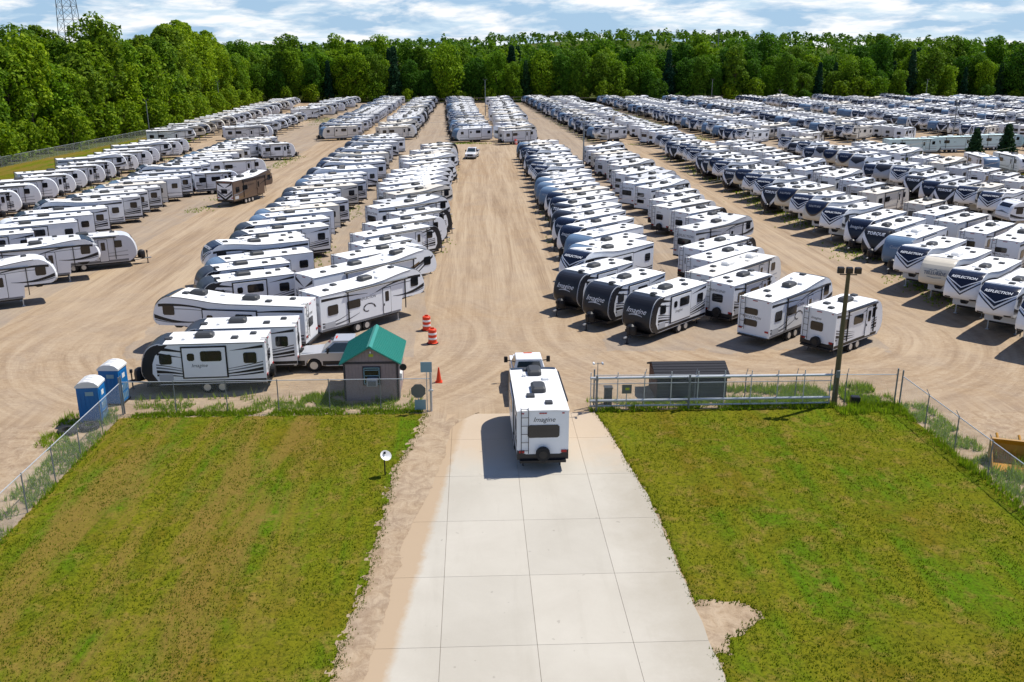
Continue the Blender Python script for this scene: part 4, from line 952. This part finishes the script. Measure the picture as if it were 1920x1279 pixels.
def fence(label, pts, posts, h=1.85, pitch=.085, wr=.0028, arms=False, pm='steelpost', rail=True):
    root = tag(empty('chain_link_fence', (*pts[0], 0)), label, 'fence'); ox, oy = pts[0]
    L_ = lambda p: (p[0] - ox, p[1] - oy)
    for a, b in zip(pts, pts[1:]):
        mb = MB(); chain(mb, L_(a), L_(b), .04, h, pitch, wr); o = mb.build('chain_link', root); o['kind'] = 'stuff'
        if rail: MB().cyl((*L_(a), h), (*L_(b), h), .024, 'galv', 6).build('top_rail', root)
        n = max(1, round(math.dist(a, b) / posts))
        for i in range(n + 1):
            x, y = (L_(a)[k] + (L_(b)[k] - L_(a)[k]) * i / n for k in (0, 1)); big = i in (0, n)
            p = MB().cyl((x, y, 0), (x, y, h + (.35 if big else .05)), .045 if big else .03, pm, 7)
            if arms and not big: p.cyl((x, y, h), (x + .0, y + .0, h + .02), .03, pm, 6).cyl((x, y, h + .02), (x + .22 * arms[0], y + .22 * arms[1], h + .32), .02, pm, 5)
            p.build('post', root)
    return root
fence('chain-link fence in front of the hut and portable toilets', [(-19.4, 48.0), (-2.5, 47.9)], 2.85)
fence('chain-link fence running towards the camera along the left lawn edge', [(-19.6, 14), (-19.42, 47.8)], 2.9)
fence('chain-link fence behind the sliding gate', [(6.6, 48.05), (23.6, 47.5)], 2.85, arms=(.5, .6))
fence('chain-link fence running towards the camera along the right lawn edge', [(23.75, 47.2), (24.2, 14)], 2.95, arms=(-.6, .5))
fence('long chain-link fence at the foot of the left woods', [(-87, 100), (-82, 165), (-75.5, 240), (-73, 285)], 3.2, 1.8, .32, .012, pm='galv')

gate = tag(empty('sliding_gate', (6.3, 47.55, 0)), 'long galvanised cantilever sliding gate standing open right of the driveway', 'gate')
for z, rr, nm in ((1.86, .075, 'top_pipe'), (.52, .075, 'lower_pipe'), (.20, .05, 'bottom_pipe'), (1.52, .022, 'middle_rail')): MB().cyl((0, 0, z), (13.6, 0, z), rr, 'galv', 10).build(nm, gate)
for i in range(10): MB().cyl((.05 + i * 1.5, .0, .2), (.05 + i * 1.5, .0, 2.18), .028, 'galv', 6).build('upright', gate)
mb = MB(); chain(mb, (0, .02), (13.6, .02), .24, 1.5, .085, .0026); o = mb.build('chain_link', gate); o['kind'] = 'stuff'
for x, nm in ((.35, 'gate post with camera pole beside the driveway'), (5.5, 'plain gate post in the middle of the sliding gate')):
    gp = tag(empty('gate_post', (6.3 + x, 47.25, 0)), 'steel ' + nm, 'post'); MB().cyl((0, 0, 0), (0, 0, 2.1), .06, 'steelpost', 8).build('post', gp)
    for z in (.5, 1.85): MB().box((0, .12, z), (.16, .2, .14), 'steelpost').build('roller_bracket', gp)
cp = tag(empty('camera_pole', (6.65, 47.12, 2.1)), 'slim pole with two security cameras on the gate post', 'camera pole')
MB().cyl((0, 0, 0), (0, 0, .82), .02, 'steelpost', 6).build('pole', cp)
for s in (-1, 1): MB().cyl((0, 0, .76), (s * .2, -.03, .78), .015, 'steelpost', 5).box((s * .24, -.08, .80), (.10, .26, .09), 'acwhite' if s < 0 else 'lgrey', ch=.02).build('camera', cp)
bo = tag(empty('gate_operator', (7.45, 48.35, 0)), 'dark grey gate motor box beside the gate post', 'motor box'); MB().box((0, 0, .5), (.42, .4, 1.0), 'darkwall', ch=.03).build('housing', bo); MB().box((0, 0, 1.03), (.48, .46, .06), 'acgrey').build('lid', bo)

# ---- signs by the left gate post
gp = tag(empty('gate_post', (-2.5, 47.7, 0)), 'tall steel gate post at the end of the left fence', 'post'); MB().cyl((0, 0, 0), (0, 0, 2.3), .065, 'galv', 8).build('post', gp); MB().box((0, -.08, 1.25), (.26, .1, .08), 'galv').build('latch', gp)
def sign(name, label, loc, shape, z, m, r, post):
    root = tag(empty(name, loc), label, 'sign')
    P_ = [(r * math.cos(math.pi / 8 + i * math.pi / 4) * 1.05, z + r * math.sin(math.pi / 8 + i * math.pi / 4) * 1.05) for i in range(8)] if shape == 8 else [(-r, z - r * .95), (r, z - r * .95), (r, z + r * .95), (-r, z + r * .95)]
    MB().prism(P_, -.012, .012, m).build('panel', root)
    MB().cyl((0, .04, 0 if post else z - r), (0, .04, z + r * .5), .025, 'galv', 6).build('post', root)
    return root
sign('square_sign', 'blank blue-grey square sign seen from behind above the gate post', (-2.72, 47.6, 0), 4, 2.62, 'signblue', .31, True)
sign('stop_sign', 'grey back of an octagonal sign on the fence beside the hut', (-3.2, 47.75, 0), 8, 1.18, 'signgrey', .41, True)
sign('square_sign', 'pale blue square sign low on the fence beside the hut', (-3.1, 47.6, 0), 4, .42, 'signblue', .31, True)
sg = sign('gate_sign', 'small grey rectangular sign hung on the sliding gate', (8.35, 47.45, 0), 4, 1.22, 'signgrey', .27, True); MB().box((.03, -.016, 1.24), (.22, .006, .14), 'sticker').build('print', sg)

# ---- light poles
def light_pole(loc, h, label, m='steelpost', r=.11, lamps=2, group='lot light poles', ang=0):
    root = tag(empty('light_pole', (*loc, 0), ang), label, 'light pole', group)
    MB().cyl((0, 0, 0), (0, 0, h), r * 1.25, m, 10, r * .8).build('pole', root)
    ar = MB().cyl((-.45, 0, h - .15), (.45, 0, h - .15), .035, 'black', 6); ar.build('cross_arm', root)
    for x in ((-.45, .0, .45) if lamps == 3 else (-.45, .45)):
        l_ = MB().box((x, -.12, h + .12), (.36, .26, .34), 'black', ch=.05); lo_ = l_.build('floodlight', root); MB().box((x, -.255, h + .12), (.28, .02, .24), 'glass').build('lens', lo_)
    return root
lp = light_pole((20.25, 47.75), 7.7, 'tall wooden pole with three black floodlights at the sliding gate', 'wood', .135, 3, ang=R(-10))
MB().box((.0, -.2, 1.9), (.2, .16, .4), 'steelpost').build('junction_box', lp)
MB().box((1.1, -.1, .3), (.5, .4, .6), 'black', ch=.04).build('base_cabinet', lp)
for i, (x, y, h, d) in enumerate(((18.4, 155, 8.5, 'among the trailers right of the central lane'), (4, 300, 11, 'in the far middle block near the trees'), (105, 201, 9, 'on the right beside the cross lane'), (-76.4, 225, 8.5, 'by the left boundary fence, the nearer one'), (-84, 318, 10, 'by the left woods, the farther one'), (95.6, 376, 9, 'at the far tree line right of centre'), (181, 372, 9, 'at the far tree line on the right'), (86, 262, 9, 'in the far right-hand blocks'))):
    light_pole((x, y), h, 'grey steel light pole ' + d)

# ---- barrels, cone, toilets, small things
def drum(loc, label):
    root = tag(empty('traffic_drum', loc), label, 'traffic drum', 'orange traffic drums')
    MB().lathe((0, 0, 0), [(0, 0), (.36, 0), (.36, .08), (.29, .10), (.285, 1.0), (.24, 1.04), (0, 1.05)], 'orange', 16).build('body', root)
    for z in (.32, .66): MB().lathe((0, 0, z), [(.285, 0), (.293, .005), (.293, .14), (.285, .145)], 'reflect', 16).build('reflective_band', root)
    MB().box((0, 0, 1.10), (.24, .05, .1), 'orange').build('handle', root); MB().lathe((0, 0, 0), [(0, .0), (.40, .0), (.40, .05), (.3, .07)], 'rubber', 16).build('base', root)
drum((-3.5, 63.4, 0), 'farther of two orange and white traffic drums behind the hut'); drum((-2.95, 60.2, 0), 'nearer of two orange and white traffic drums behind the hut')
drum((9.3, 203.5, 0), 'tiny orange drum at the far end of the central lane')
co = tag(empty('traffic_cone', (-2.25, 52.4, 0)), 'slim orange traffic cone right of the hut', 'traffic cone'); MB().lathe((0, 0, .04), [(0, 0), (.17, 0), (.035, .9), (0, .92)], 'orange', 14).build('cone', co); MB().box((0, 0, .02), (.42, .42, .045), 'orange').build('base', co)
def toilet(loc, rz, label):
    root = tag(empty('portable_toilet', loc, rz), label, 'portable toilet', 'blue portable toilets')
    MB().box((0, 0, 1.08), (1.12, 1.12, 1.98), 'blue').build('cabin', root); MB().box((0, 0, .05), (1.2, 1.2, .1), 'black').build('skid', root)
    for k in range(5): MB().box((-.44 + k * .22, -.565, .95), (.10, .03, 1.5), 'blue').build('rib', root)
    rf = MB(); P_ = [(-.6, 2.06), (.6, 2.06), (.6, 2.16), (.42, 2.32), (.15, 2.40), (-.15, 2.40), (-.42, 2.32), (-.6, 2.16)]; rf.prism([(a, b) for a, b in P_], -.6, .6, 'acwhite'); ro_ = rf.build('roof', root)
    for k in range(4): MB().prism([(a * .94, b + .025) for a, b in P_[2:]], -.48 + k * .28, -.36 + k * .28, 'acwhite').build('roof_rib', ro_)
    dr = MB().box((.572, 0, 1.02), (.03, .86, 1.8), 'blue').build('door', root); MB().box((.59, -.3, 1.05), (.03, .06, .12), 'acwhite').build('latch', dr); MB().box((.59, .0, 1.62), (.012, .34, .26), 'acwhite').build('sign', dr)
    for k in range(4):
        for j in range(2): MB().box((.592, -.28 + k * .19, .45 + j * .5), (.016, .10, .36), 'signblue').build('vent_slot', dr)
    MB().box((.1, -.585, 1.72), (.42, .014, .22), 'signblue').build('sign', root)
    return root
toilet((-20.7, 47.15, 0), R(4), 'blue portable toilet with white roof, the nearer of two'); toilet((-20.55, 49.9, 0), R(-3), 'blue portable toilet with white roof, the farther of two')
for i, (x, y, l) in enumerate(((-21.4, 45.3, 'old black tyre lying on the ground left of the fence'), (-20.5, 45.9, 'second black tyre lying beside the portable toilets'))):
    ty = MB(); n = 18; prof = [(.26, .0), (.44, .0), (.50, .07), (.50, .19), (.44, .26), (.26, .26), (.24, .13), (.26, 0)]
    ty.lathe((0, 0, 0), prof, 'rubber', n); ty.f.pop(); ty.m.pop(); tag(ty.build('tyre', None, (x, y, .01)), l, 'tyre', 'discarded tyres')
ds = tag(empty('dish_light', (-4.34, 39.6, 0)), 'white round dish on a short black post on the left lawn', 'dish'); MB().cyl((0, 0, 0), (0, 0, .95), .035, 'black', 6).build('post', ds)
dd = MB(); dd.lathe((0, 0, 0), [(.0, 0), (.1, .02), (.24, .11), (.27, .17), (.25, .16), (.0, .05)], 'acwhite', 14); o = dd.build('dish', ds); o.location = (.03, 0, .95); o.rotation_euler = (R(35), R(25), 0); MB().box((.03, -.03, 1.18), (.1, .1, .08), 'glass').build('lamp', ds)
bk = tag(empty('loader_bucket', (25.75, 39.3, 0), R(70)), 'yellow loader bucket in the weeds behind the right fence', 'loader bucket')
b_ = MB(); P_ = [(-.9, .05), (.25, .02), (.62, .35), (.7, .95), (.55, 1.2), (.48, 1.16), (.6, .9), (.52, .42), (.2, .1), (-.9, .09)]; b_.prism(P_, -1.0, 1.0, 'yellow'); b_.build('shell', bk)
for s in (-1, 1): MB().prism([(-.9, .05), (.25, .02), (.62, .35), (.7, .95), (.55, 1.2), (.1, .9)], s * 1.0 - .02, s * 1.0 + .02, 'yellow').build('side_plate', bk)
MB().cyl((.75, -.5, .5), (1.9, -.5, .9), .07, 'yellow', 8).build('arm', bk); MB().cyl((.75, .5, .5), (1.9, .5, .9), .07, 'yellow', 8).build('arm', bk)

# ---- lattice towers behind the woods
def tower(loc, h, w0, w1, label, n=12, rr=.16):
    root = tag(empty('lattice_tower', (*loc, 0)), label, 'tower'); legs = [(-1, -1), (1, -1), (1, 1), (-1, 1)]
    wz = lambda z: (w0 + (w1 - w0) * z / h) / 2
    for a, b in legs: MB().cyl((a * wz(0), b * wz(0), 0), (a * wz(h), b * wz(h), h), rr, 'steelpost', 5).build('leg', root)
    br = MB()
    for k in range(n):
        z0, z1 = h * k / n, h * (k + 1) / n
        for i in range(4):
            p, q = legs[i], legs[(i + 1) % 4]
            br.cyl((p[0] * wz(z0), p[1] * wz(z0), z0), (q[0] * wz(z1), q[1] * wz(z1), z1), rr * .55, 'steelpost', 4).cyl((q[0] * wz(z0), q[1] * wz(z0), z0), (p[0] * wz(z1), p[1] * wz(z1), z1), rr * .55, 'steelpost', 4).cyl((p[0] * wz(z1), p[1] * wz(z1), z1), (q[0] * wz(z1), q[1] * wz(z1), z1), rr * .5, 'steelpost', 4)
    br.build('bracing', root)
tower((-176, 432), 66, 9.5, 4.0, 'tall steel lattice tower rising behind the left woods')
t2 = tag(empty('antenna_mast', (232, 900, 0)), 'thin distant antenna mast above the tree line right of centre', 'mast'); MB().cyl((0, 0, 0), (0, 0, 41), .55, 'steelpost', 6, .35).build('mast', t2); MB().cyl((0, 0, 37), (0, 0, 41), 1.6, 'steelpost', 8).build('antenna_ring', t2)
# ================================================================ TREES
def make_tree(h, rx, seed, lobes=24, per=210, low=.14, leaf=.50, m='leaf', shape='round'):
    q = random.Random(seed); tr = MB(); cr = MB()
    zt = h * .62; bend = [(q.uniform(-.4, .4) * k, q.uniform(-.4, .4) * k) for k in (0, .3, .7, 1.2)]
    for k in range(3):
        a, b = (bend[k][0], bend[k][1], zt * k / 3), (bend[k + 1][0], bend[k + 1][1], zt * (k + 1) / 3)
        tr.cyl(a, b, h * .016 * (1 - k * .25), 'trunk', 7, h * .016 * (1 - (k + 1) * .25), caps=False)
    for k in range(9):
        z = h * q.uniform(.22, .62); a = q.uniform(0, 6.28); l = rx * q.uniform(.5, .95)
        tr.cyl((0, 0, z), (l * math.cos(a), l * math.sin(a), z + l * q.uniform(.35, .9)), h * .006, 'trunk', 5, h * .002, caps=False)
    v = []; f = []
    for i in range(lobes):
        k = (i + .5) / lobes; zc = h * (low + (.87 - low) * k); 
        if shape == 'cone': env = rx * (1.02 - k) 
        else: env = rx * (math.sin(math.pi * (.14 + .72 * k)) ** .7)
        a = i * 2.399 + q.uniform(-.5, .5); rr = env * q.uniform(.35, .85) if i < lobes - 1 else env * .2
        lx, ly = rr * math.cos(a), rr * math.sin(a); lr = (rx * q.uniform(.36, .60)) * (.55 + .45 * (env / rx)) * (1 if shape != 'cone' else .8); lz = lr * q.uniform(.75, 1.1)
        for _ in range(per):
            d = Vector((q.gauss(0, 1), q.gauss(0, 1), q.gauss(.25, 1))).normalized(); s = q.uniform(.72, 1.06)
            c = Vector((lx + d.x * lr * s, ly + d.y * lr * s, zc + d.z * lz * s))
            n_ = (d + Vector((q.gauss(0, .55), q.gauss(0, .55), q.gauss(.25, .55)))).normalized(); u = n_.orthogonal().normalized(); w_ = n_.cross(u); t = q.uniform(0, 6.28)
            e1 = (u * math.cos(t) + w_ * math.sin(t)) * leaf * q.uniform(.55, 1.15); e2 = n_.cross(e1) * q.uniform(.5, .9); o = len(v)
            v += [tuple(c - e1), tuple(c - e2 * .8 + e1 * .1), tuple(c + e1), tuple(c + e2 * .8 + e1 * .1)]; f.append((o, o + 1, o + 2, o + 3))
    cr.add(v, f, m)
    return tr.mesh('trunk'), cr.mesh('crown'), h
TREES = [make_tree(22, 5.2, 1), make_tree(24, 5.6, 2), make_tree(20, 5.8, 3, low=.12), make_tree(25, 4.6, 4, lobes=26), make_tree(18, 5.0, 5, low=.10), make_tree(23, 6.4, 6, lobes=28), make_tree(26, 5.4, 8, lobes=26)]
TALL = [make_tree(25, 5.0, 21, lobes=20, low=.34), make_tree(23, 5.4, 22, lobes=20, low=.30), make_tree(27, 5.2, 23, lobes=22, low=.36)]
BUSH = [make_tree(5, 2.6, 11, 10, 110, .15, .34), make_tree(7, 3.0, 12, 12, 120, .12, .36), make_tree(3.4, 2.2, 13, 8, 100, .15, .30)]
CON = make_tree(6.5, 1.9, 14, 26, 70, .08, .32, 'conifer', 'cone')
CONT = make_tree(23, 3.6, 15, 40, 80, .08, .6, 'conifer', 'cone')
trng = random.Random(5)
def put_tree(name, T, x, y, s, label, group, col, cat='tree'):
    root = tag(empty(name, (x, y, -.06), trng.uniform(0, 6.28)), label, cat, group); root.scale = (s * trng.uniform(.92, 1.08), s * trng.uniform(.92, 1.08), s)
    for nm, me in (('trunk', T[0]), ('crown', T[1])):
        o = bpy.data.objects.new(nm, me); o.parent = root; o.color = (*col, 1); COL.objects.link(o)
    return root
COLS = [(1, 1, 1), (.8, .92, .9), (1.2, 1.2, .9), (.6, .82, .95), (1.5, 1.4, .8), (.5, .72, .9), (1.0, 1.15, .8)]
def left_edge(y): return -91 + 7 * math.exp(-((y - 262) / 45) ** 2)
for row, off in enumerate((0, 8, 17, 28)):
    y = 128 + row * 3; i = 0
    while y < 392:
        x = left_edge(y) - off + trng.uniform(-2, 2)
        if proj(x, y, 15)[0] > -260:
            i += 1; c = trng.choice(COLS[:3] + COLS[4:5] + COLS[6:]); c = tuple(k * (1.15 if row == 0 else 1.0) for k in c)
            put_tree('broadleaf_tree', trng.choice(TALL + TREES[:2] if row == 0 else TREES), x, y, trng.uniform(.78, 1.14) * (1.04 if 225 < y < 300 else 1), 'leafy green tree, %s from the near end in the %s row of the left woods' % (ordinal(i), ordinal(row + 1)), 'trees of the left woods', c)
        y += trng.uniform(5.5, 8.0)
for row, off in enumerate((0, 9, 19, 32)):
    x = -108 + row * 4; i = 0
    while x < 285 + row * 10:
        y = 388 + off + trng.uniform(-2.5, 2.5); px = proj(x, y, 15)[0]
        if -60 < px < 1990:
            i += 1; c = trng.choice(COLS); T = trng.choice(TREES) if trng.random() < .88 else CONT
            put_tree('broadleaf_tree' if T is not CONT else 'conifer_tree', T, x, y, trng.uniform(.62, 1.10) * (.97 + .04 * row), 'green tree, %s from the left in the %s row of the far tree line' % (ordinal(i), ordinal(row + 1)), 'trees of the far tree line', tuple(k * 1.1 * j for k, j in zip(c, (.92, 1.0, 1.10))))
        x += trng.uniform(5.6, 8.6)
i = 0
y = 140
while y < 380:
    i += 1; put_tree('shrub', trng.choice(BUSH), left_edge(y) + 5.5 + trng.uniform(-1.5, 1.5), y, trng.uniform(.8, 1.4), 'bright green bush, %s from the near end along the foot of the left woods' % ordinal(i), 'bushes along the left woods', (1.4, 1.35, .9), 'bush'); y += trng.uniform(5, 9)
i = 0; x = -85
while x < 270:
    i += 1; put_tree('shrub', trng.choice(BUSH), x, 383.5 + trng.uniform(-1, 1), trng.uniform(.8, 1.5), 'green bush, %s from the left along the foot of the far tree line' % ordinal(i), 'bushes along the far tree line', trng.choice(COLS), 'bush'); x += trng.uniform(6, 13)
put_tree('conifer_tree', CON, 92.5, 168.5, 1.0, 'small dark evergreen on the grass at right, the left one of two', 'small evergreens on the grass', (1, 1, 1)); put_tree('conifer_tree', CON, 98.6, 168.8, 1.12, 'small dark evergreen on the grass at right, the right one of two', 'small evergreens on the grass', (1, 1, 1))
# far wooded country behind the tree line: rolling ground covered by crowns, one mass
def hill_z(x, y): return max(0, (y - 480) * .010) + 26 * math.exp(-((x - 330) / 420) ** 2) * max(0, min(1, (y - 700) / 900)) + 9 * mn.noise((x * .004, y * .004, 0)) * min(1, max(0, (y - 500) / 400))
hb = MB(); hx = [-1500 + 60 * i for i in range(66)]; hy = [450 + 65 * j for j in range(34)]
hb.add([(x, y, hill_z(x, y) - .5) for y in hy for x in hx], [(j * 66 + i, j * 66 + i + 1, (j + 1) * 66 + i + 1, (j + 1) * 66 + i) for j in range(33) for i in range(65)], 'floor')
tag(hb.build('hills', smooth=True), kind='structure')
v = []; f = []
fr_ = random.Random(9)
for _ in range(2400):
    y = 436 + 2000 * fr_.random() ** 1.7; x = fr_.uniform(-.62, .62) * (y + 200) + .04 * y
    h = fr_.uniform(15, 23); r = fr_.uniform(3.5, 6); z0 = hill_z(x, y)
    nq, qs = (95, 1.0) if y < 800 else (30, 1.8)
    for _ in range(nq):
        d = Vector((fr_.gauss(0, 1), fr_.gauss(0, 1), abs(fr_.gauss(0, 1)))).normalized()
        c = Vector((x + d.x * r, y + d.y * r, z0 + h * .55 + d.z * h * .45)); n_ = (d + Vector((fr_.gauss(0, .4), fr_.gauss(0, .4), fr_.gauss(0, .4)))).normalized(); u = n_.orthogonal().normalized() * qs * fr_.uniform(.6, 1.2); w_ = n_.cross(u); o = len(v)
        v += [tuple(c - u), tuple(c - w_), tuple(c + u), tuple(c + w_)]; f.append((o, o + 1, o + 2, o + 3))
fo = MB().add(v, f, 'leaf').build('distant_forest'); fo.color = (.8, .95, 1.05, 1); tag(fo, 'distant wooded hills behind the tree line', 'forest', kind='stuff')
